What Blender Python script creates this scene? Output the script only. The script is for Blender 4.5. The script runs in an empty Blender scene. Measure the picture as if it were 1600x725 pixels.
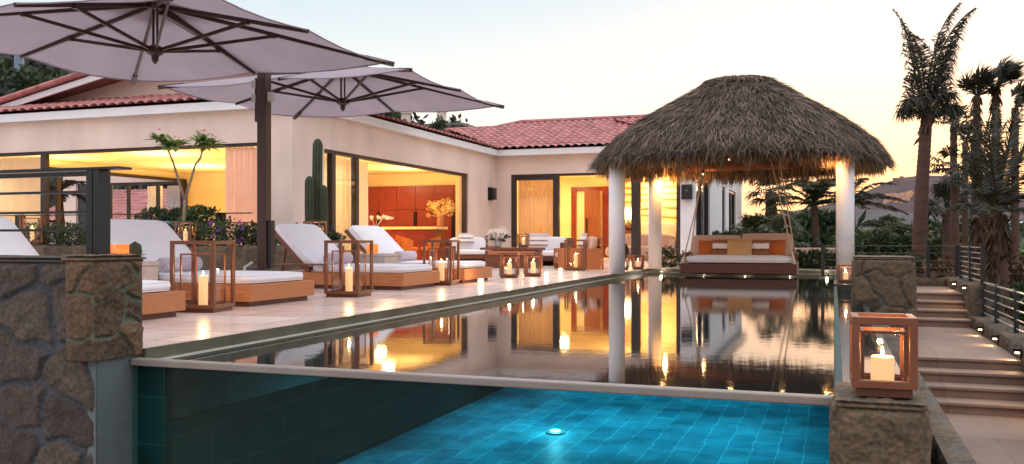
import bpy, bmesh, math, random
import numpy as np
from mathutils import Vector, Matrix
R = math.radians
PI = math.pi
random.seed(7)
C = bpy.context.scene.collection
SC = bpy.context.scene

# ------------------------------------------------------------------ camera
FPX = 1415.0
CAMZ = 0.72
YAW = math.atan(503 / 1415.0)
cd = bpy.data.cameras.new('camera')
cam = bpy.data.objects.new('camera', cd)
C.objects.link(cam)
cam.location = (0, 0, CAMZ)
cam.rotation_euler = (R(90), 0, YAW)
cd.sensor_width = 36
cd.lens = 36 * FPX / 1600
cd.shift_y = 10.5 / 1600
cd.clip_start = 0.05
cd.clip_end = 6000
SC.camera = cam

# ------------------------------------------------------------------ world
SUN_AZ = R(7)          # east of +Y
w = bpy.data.worlds.new('World'); SC.world = w
w.use_nodes = True
nt = w.node_tree; nt.nodes.clear()
def N(t, **k):
    n = nt.nodes.new(t)
    for a, b in k.items(): setattr(n, a, b)
    return n
L = nt.links.new
out = N('ShaderNodeOutputWorld')
tc = N('ShaderNodeTexCoord')
sep = N('ShaderNodeSeparateXYZ'); L(tc.outputs['Generated'], sep.inputs[0])
def wramp(stops):
    r = N('ShaderNodeValToRGB'); cr = r.color_ramp
    cr.elements[0].position = stops[0][0]; cr.elements[0].color = (*stops[0][1], 1)
    cr.elements[1].position = stops[-1][0]; cr.elements[1].color = (*stops[-1][1], 1)
    for p, c in stops[1:-1]:
        e = cr.elements.new(p); e.color = (*c, 1)
    return r
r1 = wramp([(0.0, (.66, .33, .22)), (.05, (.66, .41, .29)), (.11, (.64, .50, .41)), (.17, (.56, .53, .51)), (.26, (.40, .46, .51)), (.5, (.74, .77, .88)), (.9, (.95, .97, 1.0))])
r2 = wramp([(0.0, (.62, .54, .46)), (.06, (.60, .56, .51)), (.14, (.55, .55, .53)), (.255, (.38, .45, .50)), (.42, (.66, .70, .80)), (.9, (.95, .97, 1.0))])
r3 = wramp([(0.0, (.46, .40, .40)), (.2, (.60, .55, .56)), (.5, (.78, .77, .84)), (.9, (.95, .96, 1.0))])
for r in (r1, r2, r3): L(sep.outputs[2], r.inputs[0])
dot = N('ShaderNodeVectorMath', operation='DOT_PRODUCT'); L(tc.outputs['Generated'], dot.inputs[0])
dot.inputs[1].default_value = (math.sin(SUN_AZ), math.cos(SUN_AZ), 0)
m1 = N('ShaderNodeMapRange', interpolation_type='SMOOTHSTEP'); L(dot.outputs['Value'], m1.inputs[0]); m1.inputs[1].default_value = .90; m1.inputs[2].default_value = 1.0
m2 = N('ShaderNodeMapRange', interpolation_type='SMOOTHSTEP'); L(dot.outputs['Value'], m2.inputs[0]); m2.inputs[1].default_value = -.3; m2.inputs[2].default_value = .6
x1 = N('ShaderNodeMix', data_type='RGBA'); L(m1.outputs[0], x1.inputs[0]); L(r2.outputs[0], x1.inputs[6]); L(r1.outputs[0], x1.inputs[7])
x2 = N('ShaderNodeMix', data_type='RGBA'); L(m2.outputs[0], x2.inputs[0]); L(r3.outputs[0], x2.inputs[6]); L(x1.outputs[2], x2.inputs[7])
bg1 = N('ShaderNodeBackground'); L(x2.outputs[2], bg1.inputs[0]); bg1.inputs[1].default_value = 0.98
sky = N('ShaderNodeTexSky'); sky.sky_type = 'NISHITA'; sky.sun_disc = False
sky.sun_elevation = R(1.5); sky.sun_rotation = SUN_AZ; sky.dust_density = 2.0
bg2 = N('ShaderNodeBackground'); L(sky.outputs[0], bg2.inputs[0]); bg2.inputs[1].default_value = 0.05
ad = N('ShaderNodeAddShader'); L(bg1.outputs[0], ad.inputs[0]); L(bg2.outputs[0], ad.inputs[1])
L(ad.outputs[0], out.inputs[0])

sl = bpy.data.lights.new('sun', 'SUN'); so = bpy.data.objects.new('sun', sl); C.objects.link(so)
sl.energy = 0.6; sl.angle = R(8); sl.color = (1, .62, .38)
sd = Vector((math.sin(SUN_AZ) * math.cos(R(4)), math.cos(SUN_AZ) * math.cos(R(4)), math.sin(R(4))))
so.rotation_euler = sd.to_track_quat('Z', 'Y').to_euler()

SC.view_settings.view_transform = 'Standard'
SC.view_settings.look = 'None'
SC.view_settings.exposure = 0.80
SC.view_settings.gamma = 1.0
SC.view_settings.use_curve_mapping = False
SC.cycles.use_denoising = True
SC.cycles.max_bounces = 10
SC.cycles.transparent_max_bounces = 16
SC.cycles.sample_clamp_indirect = 6
SC.cycles.caustics_reflective = False
SC.cycles.caustics_refractive = False

# ------------------------------------------------------------------ helpers
FW = Vector((-math.sin(YAW), math.cos(YAW), 0)); RT = Vector((math.cos(YAW), math.sin(YAW), 0))
def at(u, v, d):
    return FW * d + RT * ((u - 800) / FPX * d) + Vector((0, 0, CAMZ + d * (373 - v) / FPX))

def s(r, g, b):
    f = lambda c: ((c / 255) / 12.92) if c / 255 <= .04045 else (((c / 255) + .055) / 1.055) ** 2.4
    return (f(r), f(g), f(b))

MATS = {}
def mat(name, col, rough=.7, var=.12, scale=6, bump=0, bscale=40, metallic=0, spec=.5, emis=None, estr=0, stretch=None, island=0, trans=0, coat=0, coord='Object', attr=None):
    if name in MATS: return MATS[name]
    m = bpy.data.materials.new(name); m.use_nodes = True
    t = m.node_tree; P = t.nodes['Principled BSDF']; l = t.links.new
    P.inputs['Roughness'].default_value = rough; P.inputs['Metallic'].default_value = metallic
    P.inputs['Specular IOR Level'].default_value = spec
    if coat: P.inputs['Coat Weight'].default_value = coat; P.inputs['Coat Roughness'].default_value = .1
    co = t.nodes.new('ShaderNodeTexCoord'); src = co.outputs[coord]
    if stretch:
        mp = t.nodes.new('ShaderNodeMapping'); mp.inputs['Scale'].default_value = stretch; l(src, mp.inputs[0]); src = mp.outputs[0]
    n = t.nodes.new('ShaderNodeTexNoise'); n.inputs['Scale'].default_value = scale; n.inputs['Detail'].default_value = 6; l(src, n.inputs[0])
    mr = t.nodes.new('ShaderNodeMapRange'); mr.inputs[1].default_value = .3; mr.inputs[2].default_value = .7
    mr.inputs[3].default_value = 1 - var; mr.inputs[4].default_value = 1 + var; l(n.outputs[0], mr.inputs[0])
    vv = mr.outputs[0]
    if island:
        g = t.nodes.new('ShaderNodeNewGeometry'); m3 = t.nodes.new('ShaderNodeMapRange'); m3.inputs[3].default_value = 1 - island; m3.inputs[4].default_value = 1 + island
        l(g.outputs['Random Per Island'], m3.inputs[0]); mm = t.nodes.new('ShaderNodeMath'); mm.operation = 'MULTIPLY'; l(vv, mm.inputs[0]); l(m3.outputs[0], mm.inputs[1]); vv = mm.outputs[0]
    hs = t.nodes.new('ShaderNodeVectorMath'); hs.operation = 'SCALE'; hs.inputs[0].default_value = col; l(vv, hs.inputs['Scale'])
    l(hs.outputs[0], P.inputs['Base Color'])
    if bump:
        b = t.nodes.new('ShaderNodeTexNoise'); b.inputs['Scale'].default_value = bscale; b.inputs['Detail'].default_value = 5; l(src, b.inputs[0])
        bn = t.nodes.new('ShaderNodeBump'); bn.inputs['Strength'].default_value = bump; bn.inputs['Distance'].default_value = .02; l(b.outputs[0], bn.inputs['Height']); l(bn.outputs[0], P.inputs['Normal'])
    if emis:
        P.inputs['Emission Color'].default_value = (*emis, 1); P.inputs['Emission Strength'].default_value = estr
    if trans:
        tr = t.nodes.new('ShaderNodeBsdfTranslucent'); l(hs.outputs[0], tr.inputs[0]); mx = t.nodes.new('ShaderNodeMixShader'); mx.inputs[0].default_value = trans
        l(P.outputs[0], mx.inputs[1]); l(tr.outputs[0], mx.inputs[2]); l(mx.outputs[0], t.nodes['Material Output'].inputs[0])
    MATS[name] = m
    return m

def glassmat(name, tint=(1, 1, 1), rough=0.0, ior=1.45, minr=0.0):
    m = bpy.data.materials.new(name); m.use_nodes = True; t = m.node_tree; t.nodes.clear(); l = t.links.new
    o = t.nodes.new('ShaderNodeOutputMaterial'); tr = t.nodes.new('ShaderNodeBsdfTransparent'); tr.inputs[0].default_value = (*tint, 1)
    gl = t.nodes.new('ShaderNodeBsdfGlossy'); gl.inputs['Roughness'].default_value = rough
    fr = t.nodes.new('ShaderNodeFresnel'); ge = t.nodes.new('ShaderNodeNewGeometry')
    ex = t.nodes.new('ShaderNodeMath'); ex.operation = 'MULTIPLY_ADD'; l(ge.outputs['Backfacing'], ex.inputs[0]); ex.inputs[1].default_value = -2; ex.inputs[2].default_value = 1
    pw_n = t.nodes.new('ShaderNodeMath'); pw_n.operation = 'POWER'; pw_n.inputs[0].default_value = ior; l(ex.outputs[0], pw_n.inputs[1]); l(pw_n.outputs[0], fr.inputs[0])
    mx = t.nodes.new('ShaderNodeMixShader'); l(fr.outputs[0], mx.inputs[0]); l(tr.outputs[0], mx.inputs[1]); l(gl.outputs[0], mx.inputs[2]); l(mx.outputs[0], o.inputs[0])
    MATS[name] = m; return m

def brickmat(name, c1, c2, mortar, scale, bw, bh, msize, rough=.4, axes=None, offset=.5, var=.3, bump=.3, coat=0, warp=0):
    m = bpy.data.materials.new(name); m.use_nodes = True; t = m.node_tree; P = t.nodes['Principled BSDF']; l = t.links.new
    co = t.nodes.new('ShaderNodeTexCoord'); src = co.outputs['Object']
    if axes:
        sp = t.nodes.new('ShaderNodeSeparateXYZ'); cb = t.nodes.new('ShaderNodeCombineXYZ'); l(src, sp.inputs[0])
        for i, a in enumerate(axes): l(sp.outputs['XYZ'.index(a)], cb.inputs[i])
        src = cb.outputs[0]
    if warp:
        wn = t.nodes.new('ShaderNodeTexNoise'); wn.inputs['Scale'].default_value = 3.5; wn.inputs['Detail'].default_value = 1; l(src, wn.inputs[0])
        wm = t.nodes.new('ShaderNodeVectorMath'); wm.operation = 'MULTIPLY_ADD'; l(wn.outputs['Color'], wm.inputs[0]); wm.inputs[1].default_value = (warp, warp, 0); l(src, wm.inputs[2]); src = wm.outputs[0]
    b = t.nodes.new('ShaderNodeTexBrick'); l(src, b.inputs[0]); b.offset = offset
    b.inputs['Color1'].default_value = (*c1, 1); b.inputs['Color2'].default_value = (*c2, 1); b.inputs['Mortar'].default_value = (*mortar, 1)
    b.inputs['Scale'].default_value = scale; b.inputs['Brick Width'].default_value = bw; b.inputs['Row Height'].default_value = bh
    b.inputs['Mortar Size'].default_value = msize; b.inputs['Mortar Smooth'].default_value = .2
    n = t.nodes.new('ShaderNodeTexNoise'); n.inputs['Scale'].default_value = 2.2; n.inputs['Detail'].default_value = 8; n.inputs['Roughness'].default_value = .65; l(co.outputs['Object'], n.inputs[0])
    mr = t.nodes.new('ShaderNodeMapRange'); mr.inputs[1].default_value = .3; mr.inputs[2].default_value = .7; mr.inputs[3].default_value = 1 - var; mr.inputs[4].default_value = 1 + var; l(n.outputs[0], mr.inputs[0])
    hs = t.nodes.new('ShaderNodeVectorMath'); hs.operation = 'SCALE'; l(b.outputs[0], hs.inputs[0]); l(mr.outputs[0], hs.inputs['Scale']); l(hs.outputs[0], P.inputs['Base Color'])
    P.inputs['Roughness'].default_value = rough
    if coat: P.inputs['Coat Weight'].default_value = coat; P.inputs['Coat Roughness'].default_value = .06
    bn = t.nodes.new('ShaderNodeBump'); bn.inputs['Strength'].default_value = bump; bn.inputs['Distance'].default_value = .003; bn.invert = True
    l(b.outputs['Fac'], bn.inputs['Height']); l(bn.outputs[0], P.inputs['Normal'])
    MATS[name] = m; return m

class MB:
    def __init__(s_): s_.v = []; s_.f = []; s_.c = None
    def add(s_, vs, fs):
        o = len(s_.v); s_.v += [tuple(p) for p in vs]; s_.f += [tuple(i + o for i in f) for f in fs]; return s_
    def box(s_, x0, x1, y0, y1, z0, z1):
        return s_.add([(x0, y0, z0), (x1, y0, z0), (x1, y1, z0), (x0, y1, z0), (x0, y0, z1), (x1, y0, z1), (x1, y1, z1), (x0, y1, z1)],
                      [(0, 3, 2, 1), (4, 5, 6, 7), (0, 1, 5, 4), (1, 2, 6, 5), (2, 3, 7, 6), (3, 0, 4, 7)])
    def obox(s_, c, h, M=None):
        M = M or Matrix(); vs = [Vector(c) + (M.to_3x3() @ Vector((a * h[0], b * h[1], d * h[2]))) for d in (-1, 1) for b in (-1, 1) for a in (-1, 1)]
        return s_.add(vs, [(0, 2, 3, 1), (4, 5, 7, 6), (0, 1, 5, 4), (1, 3, 7, 5), (3, 2, 6, 7), (2, 0, 4, 6)])
    def bar(s_, p, q, w_, h_, up=(0, 0, 1)):
        p = Vector(p); q = Vector(q); d = (q - p); L_ = d.length; d.normalize(); u = Vector(up)
        if abs(d.dot(u)) > .99: u = Vector((1, 0, 0))
        sd_ = d.cross(u).normalized(); up2 = sd_.cross(d); M = Matrix((d, sd_, up2)).transposed()
        return s_.obox((p + q) / 2, (L_ / 2, w_ / 2, h_ / 2), M)
    def tube(s_, pts, rad, n=10, caps=True, flat=1.0):
        pts = [Vector(p) for p in pts]; rad = rad if hasattr(rad, '__len__') else [rad] * len(pts); vs = []; fs = []
        ref = Vector((0, 0, 1))
        for i, p in enumerate(pts):
            d = (pts[min(i + 1, len(pts) - 1)] - pts[max(i - 1, 0)]).normalized()
            r = ref if abs(d.dot(ref)) < .97 else Vector((1, 0, 0))
            a = d.cross(r).normalized(); b = a.cross(d)
            for k in range(n):
                t = 2 * PI * k / n; vs.append(p + (a * math.cos(t) + b * math.sin(t) * flat) * rad[i])
        for i in range(len(pts) - 1):
            for k in range(n):
                k2 = (k + 1) % n; fs.append((i * n + k, i * n + k2, (i + 1) * n + k2, (i + 1) * n + k))
        if caps: fs.append(tuple(range(n - 1, -1, -1))); fs.append(tuple((len(pts) - 1) * n + k for k in range(n)))
        return s_.add(vs, fs)
    def lathe(s_, prof, c=(0, 0, 0), n=20):
        vs = []; fs = []
        for r, z in prof:
            for k in range(n):
                t = 2 * PI * k / n; vs.append((c[0] + r * math.cos(t), c[1] + r * math.sin(t), c[2] + z))
        m = len(prof)
        for i in range(m - 1):
            for k in range(n):
                k2 = (k + 1) % n; fs.append((i * n + k, i * n + k2, (i + 1) * n + k2, (i + 1) * n + k))
        fs.append(tuple(range(n - 1, -1, -1))); fs.append(tuple((m - 1) * n + k for k in range(n)))
        return s_.add(vs, fs)
    def grid(s_, fn, nu, nv, clip=None):
        o = len(s_.v)
        for j in range(nv + 1):
            for i in range(nu + 1): s_.v.append(tuple(fn(i / nu, j / nv)))
        for j in range(nv):
            for i in range(nu):
                if clip and not clip((i + .5) / nu, (j + .5) / nv): continue
                a = o + j * (nu + 1) + i; s_.f.append((a, a + 1, a + nu + 2, a + nu + 1))
        return s_
    def cushion(s_, c, size, M=None, e=.22, n=18, e2=.45, pipe=False):
        M = (M or Matrix()).to_3x3(); hx, hy, hz = [a / 2 for a in size]; c = Vector(c)
        f = lambda a: math.copysign(abs(a) ** e, a)
        if pipe:
            for zz in (-.62, .62): s_.tube([c + M @ Vector((hx * .985 * f(math.cos(a)), hy * .985 * f(math.sin(a)), hz * zz)) for a in [k * PI / 32 for k in range(65)]], .006, 5, False)
        g = lambda a: math.copysign(abs(a) ** e2, a)
        def fn(u, v):
            th = -PI + 2 * PI * u; ph = -PI / 2 + PI * v
            k = g(math.cos(ph)) if abs(math.cos(ph)) > 1e-9 else 0
            return c + M @ Vector((hx * k * f(math.cos(th)), hy * k * f(math.sin(th)), hz * g(math.sin(ph))))
        return s_.grid(fn, n * 2, n)
    def pillow(s_, c, w_, h_, t_, M=None, n=12):
        M = (M or Matrix()).to_3x3(); c = Vector(c)
        for sg in (-1, 1):
            def fn(u, v):
                a = 2 * u - 1; b = 2 * v - 1
                px = a * (1 - .07 * (1 - b * b) * 0 - .06 * (1 - abs(b) ** 2)); pz = b * (1 - .06 * (1 - abs(a) ** 2))
                th = ((1 - abs(a) ** 2.4) * (1 - abs(b) ** 2.4)) ** .55
                return c + M @ Vector((px * w_ / 2, sg * th * t_ / 2, pz * h_ / 2))
            s_.grid(fn, n, n)
        return s_
    def build(s_, name, m, parent=None, off=(0, 0, 0), smooth=False, bevel=0):
        me = bpy.data.meshes.new(name); ox, oy, oz = off
        me.from_pydata([(x - ox, y - oy, z - oz) for x, y, z in s_.v], [], s_.f)
        if s_.c is not None:
            a = me.attributes.new('stone', 'FLOAT_COLOR', 'POINT')
            cc = s_.c + [(1, .5, .5, 1)] * (len(s_.v) - len(s_.c)); a.data.foreach_set('color', np.array(cc, dtype=np.float32).ravel())
        me.validate(); me.update(); me.materials.append(m if not isinstance(m, str) else MATS[m])
        if smooth: me.shade_smooth()
        o = bpy.data.objects.new(name, me); C.objects.link(o)
        if parent: o.parent = parent
        else: o.location = off
        if bevel:
            b = o.modifiers.new('bevel', 'BEVEL'); b.width = bevel; b.segments = 2; b.limit_method = 'ANGLE'
        return o

def tag(o, label=None, cat=None, group=None, kind=None):
    if label: o['label'] = label
    if cat: o['category'] = cat
    if group: o['group'] = group
    if kind: o['kind'] = kind
    return o
def thing(name, label, cat, loc=(0, 0, 0), rz=0, group=None):
    o = bpy.data.objects.new(name, None); C.objects.link(o); o.location = loc; o.rotation_euler = (0, 0, rz); o.empty_display_size = .2
    return tag(o, label, cat, group)
def struct(name, mb, m, **k):
    return tag(mb.build(name, m, **k), kind='structure')
def copy_tree(o, parent=None):
    c = o.copy(); C.objects.link(c)
    if parent: c.parent = parent
    for ch in [x for x in CH(o)]: copy_tree(ch, c)
    return c
def CH(o): return [x for x in C.objects if x.parent == o]
def place(proto, used, loc, rz, label, group=None):
    o = proto if not used else copy_tree(proto)
    o.location = loc; o.rotation_euler = (0, 0, rz); o['label'] = label
    if group: o['group'] = group
    return o
def lamp(name, kind, loc, e, col, size=.05, parent=None, rot=None, spot=None):
    d = bpy.data.lights.new(name, kind); d.energy = e; d.color = col
    if kind == 'AREA': d.size = size
    else: d.shadow_soft_size = size
    if spot: d.spot_size = spot; d.spot_blend = .6
    o = bpy.data.objects.new(name, d); C.objects.link(o); o.location = loc
    if rot: o.rotation_euler = rot
    if parent: o.parent = parent
    return o

# ------------------------------------------------------------------ materials
plaster = mat('plaster', s(224, 204, 192), .9, .10, 1.1, .4, 16, stretch=(1, 1, .5))
plaster_white = mat('white_plaster', s(232, 230, 232), .85, .04, 2, .15, 20)
fascia_m = mat('painted_fascia', s(226, 228, 232), .6, .03, 2)
interior_m = mat('interior_paint', s(246, 228, 176), .9, .03, 1)
ceil_m = mat('interior_ceiling', s(246, 222, 160), .9, .02, 1)
dark_metal = mat('dark_bronze_frame', s(52, 40, 36), .45, .1, 8)
black_metal = mat('black_painted_metal', s(16, 20, 22), .35, .08, 8)
pole_m = mat('umbrella_bronze', s(62, 38, 30), .4, .06, 8)
canvas = mat('umbrella_canvas', s(168, 156, 166), .9, .07, 2, .05, 60, trans=.30)
teak = mat('teak_wood', s(178, 112, 68), .5, .22, 4, .15, 30, stretch=(1.2, 14, 14))
teak_d = mat('teak_frame_wood', s(118, 68, 44), .45, .18, 6, .1, 30)
teak_y = mat('teak_wood_upright', s(176, 116, 74), .5, .22, 4, .15, 30, stretch=(14, 14, 1.5))
dark_wood = mat('dark_stained_wood', s(92, 50, 32), .45, .2, 4, .1, 30, stretch=(1.2, 12, 12))
white_fab = mat('white_cushion_fabric', s(236, 234, 240), .95, .03, 5, .12, 9)
pink_fab = mat('sand_cushion_fabric', s(212, 178, 160), .95, .04, 5, .12, 9)
orange_fab = mat('orange_pillow_fabric', s(186, 100, 44), .9, .06, 9, .1, 80)
concrete = mat('pale_concrete', s(190, 182, 180), .85, .1, 9, .2, 50)
grey_concrete = mat('grey_concrete', s(94, 104, 106), .85, .08, 12, .2, 90)
pool_edge_m = mat('edge_stone', s(138, 128, 122), .5, .08, 6, .1, 40)
rope_m = mat('rope', s(216, 200, 178), .9, .1, 60)
wax = mat('candle_wax', s(246, 214, 160), .5, .03, 3, emis=(1, .55, .2), estr=.35)
flame = mat('candle_flame', (1, .7, .3), 1, 0, emis=(1, .62, .22), estr=22)
glass = glassmat('lantern_glass', (.97, .97, .98), .0, 1.28)
winglass = glassmat('window_glass', (.9, .92, .92), .0, 1.5)
curtain_m = mat('sheer_curtain', s(244, 230, 206), .9, .04, 2, trans=.5)
leaf_dark = mat('leaves_dark_green', s(52, 70, 40), .55, .3, 1.5, island=.5, trans=.15)
leaf_mid = mat('leaves_green', s(104, 128, 66), .5, .3, 1.5, island=.45, trans=.2)
palm_leaf = mat('palm_leaf', s(54, 52, 36), .55, .3, .7, island=.45, trans=.15)
palm_leaf_g = mat('palm_leaf_green', s(72, 78, 46), .5, .3, .7, island=.45, trans=.2)
trunk_m = mat('palm_trunk_bark', s(88, 64, 54), .95, .25, 3, .6, 14, stretch=(1, 1, 6))
bark_m = mat('smooth_bark', s(130, 112, 96), .8, .2, 9, .3, 30)
shag_m = mat('dry_palm_skirt', s(76, 56, 42), .95, .3, 3, island=.45)
flower_w = mat('white_petals', s(250, 244, 236), .8, .03, 20, trans=.3)
flower_p = mat('purple_petals', s(158, 70, 190), .8, .1, 20, island=.3)
flower_pk = mat('pink_petals', s(226, 130, 160), .8, .1, 20, island=.3)
cactus_m = mat('cactus_skin', s(52, 60, 40), .7, .2, 6, .2, 20)
ceramic = mat('grey_ceramic', s(176, 176, 180), .5, .05, 6)
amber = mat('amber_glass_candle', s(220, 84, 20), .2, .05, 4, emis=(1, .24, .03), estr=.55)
towel_m = mat('towel_fabric', s(206, 192, 200), .95, .12, 40, .4, 120)
black_m = mat('black_plastic', s(18, 18, 20), .4, .05, 5)
red_wood = mat('cherry_cabinet_wood', s(128, 44, 26), .35, .15, 3, 0, stretch=(1, 1, 4))
orange_chair = mat('amber_leather', s(214, 116, 36), .5, .08, 5)

# thatch: dry grey-brown straw
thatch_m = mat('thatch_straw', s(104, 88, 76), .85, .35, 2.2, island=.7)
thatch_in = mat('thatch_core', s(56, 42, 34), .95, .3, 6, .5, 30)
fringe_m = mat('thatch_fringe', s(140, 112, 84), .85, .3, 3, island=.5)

# deck: honed pale travertine slabs
deck_m = brickmat('travertine_paving', s(238, 222, 214), s(214, 190, 180), s(150, 130, 122), 1, 1.3, .65, .009, rough=.24, var=.14, bump=.2)
step_m = brickmat('stair_travertine', s(138, 112, 96), s(112, 90, 78), s(96, 80, 70), 1, .9, 3, .004, rough=.55, var=.22, bump=.2)
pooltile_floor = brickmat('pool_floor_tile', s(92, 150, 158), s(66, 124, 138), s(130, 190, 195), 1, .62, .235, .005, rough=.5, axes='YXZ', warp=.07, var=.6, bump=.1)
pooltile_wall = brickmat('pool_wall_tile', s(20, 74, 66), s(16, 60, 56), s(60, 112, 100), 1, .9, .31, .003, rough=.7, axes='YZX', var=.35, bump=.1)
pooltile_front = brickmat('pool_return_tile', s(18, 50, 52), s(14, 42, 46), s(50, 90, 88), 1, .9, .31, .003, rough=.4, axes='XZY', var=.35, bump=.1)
riser_m = brickmat('coping_riser_tile', s(88, 82, 66), s(70, 70, 58), s(50, 52, 44), 1, .3, .3, .004, rough=.3, axes='YZX', var=.45, bump=.2)

def watermat():
    m = bpy.data.materials.new('pool_water'); m.use_nodes = True; t = m.node_tree; P = t.nodes['Principled BSDF']; l = t.links.new
    P.inputs['Base Color'].default_value = (.012, .016, .016, 1); P.inputs['Roughness'].default_value = .035
    P.inputs['IOR'].default_value = 3.3; P.inputs['Specular IOR Level'].default_value = .5
    co = t.nodes.new('ShaderNodeTexCoord'); mp = t.nodes.new('ShaderNodeMapping'); mp.inputs['Scale'].default_value = (1, 1.4, 1); l(co.outputs['Object'], mp.inputs[0])
    n = t.nodes.new('ShaderNodeTexNoise'); n.inputs['Scale'].default_value = 5; n.inputs['Detail'].default_value = 3; l(mp.outputs[0], n.inputs[0])
    n2 = t.nodes.new('ShaderNodeTexNoise'); n2.inputs['Scale'].default_value = 26; n2.inputs['Detail'].default_value = 2; l(mp.outputs[0], n2.inputs[0])
    a = t.nodes.new('ShaderNodeMath'); a.operation = 'MULTIPLY_ADD'; l(n2.outputs[0], a.inputs[0]); a.inputs[1].default_value = .25; l(n.outputs[0], a.inputs[2])
    b = t.nodes.new('ShaderNodeBump'); b.inputs['Strength'].default_value = .085; b.inputs['Distance'].default_value = .006; l(a.outputs[0], b.inputs['Height']); l(b.outputs[0], P.inputs['Normal'])
    return m
MATS['water'] = watermat()
acrylic = glassmat('pool_window_acrylic', (.80, .95, .93), .02, 1.18)

def stonemat(name, stone_a, stone_b, mortar):
    m = bpy.data.materials.new(name); m.use_nodes = True; t = m.node_tree; P = t.nodes['Principled BSDF']; l = t.links.new
    a = t.nodes.new('ShaderNodeAttribute'); a.attribute_name = 'stone'; sp = t.nodes.new('ShaderNodeSeparateColor'); l(a.outputs['Color'], sp.inputs[0])
    co = t.nodes.new('ShaderNodeTexCoord')
    n = t.nodes.new('ShaderNodeTexNoise'); n.inputs['Scale'].default_value = 9; n.inputs['Detail'].default_value = 10; n.inputs['Roughness'].default_value = .7; l(co.outputs['Object'], n.inputs[0])
    ad = t.nodes.new('ShaderNodeMath'); ad.operation = 'MULTIPLY_ADD'; l(n.outputs[0], ad.inputs[0]); ad.inputs[1].default_value = 1.6; l(sp.outputs[1], ad.inputs[2])
    mr = t.nodes.new('ShaderNodeMapRange'); l(ad.outputs[0], mr.inputs[0]); mr.inputs[1].default_value = .5; mr.inputs[2].default_value = 1.9
    x = t.nodes.new('ShaderNodeMix'); x.data_type = 'RGBA'; l(mr.outputs[0], x.inputs[0]); x.inputs[6].default_value = (*stone_a, 1); x.inputs[7].default_value = (*stone_b, 1)
    x2 = t.nodes.new('ShaderNodeMix'); x2.data_type = 'RGBA'; l(sp.outputs[0], x2.inputs[0]); x2.inputs[6].default_value = (*mortar, 1); l(x.outputs[2], x2.inputs[7])
    n3 = t.nodes.new('ShaderNodeTexNoise'); n3.inputs['Scale'].default_value = 45; n3.inputs['Detail'].default_value = 6; l(co.outputs['Object'], n3.inputs[0])
    m3 = t.nodes.new('ShaderNodeMapRange'); l(n3.outputs[0], m3.inputs[0]); m3.inputs[1].default_value = .3; m3.inputs[2].default_value = .7; m3.inputs[3].default_value = .55; m3.inputs[4].default_value = 1.35
    h = t.nodes.new('ShaderNodeVectorMath'); h.operation = 'SCALE'; l(x2.outputs[2], h.inputs[0]); l(m3.outputs[0], h.inputs['Scale']); l(h.outputs[0], P.inputs['Base Color'])
    P.inputs['Roughness'].default_value = .9
    b = t.nodes.new('ShaderNodeBump'); b.inputs['Strength'].default_value = .8; b.inputs['Distance'].default_value = .012; l(n3.outputs[0], b.inputs['Height']); l(b.outputs[0], P.inputs['Normal'])
    MATS[name] = m; return m
stone_dark = stonemat('dark_fieldstone', s(38, 34, 33), s(88, 76, 68), s(70, 72, 78))
stone_warm = stonemat('warm_fieldstone', s(60, 48, 38), s(118, 92, 68), s(96, 100, 84))
stone_mid = stonemat('brown_fieldstone', s(50, 41, 34), s(106, 88, 68), s(92, 86, 78))

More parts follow.
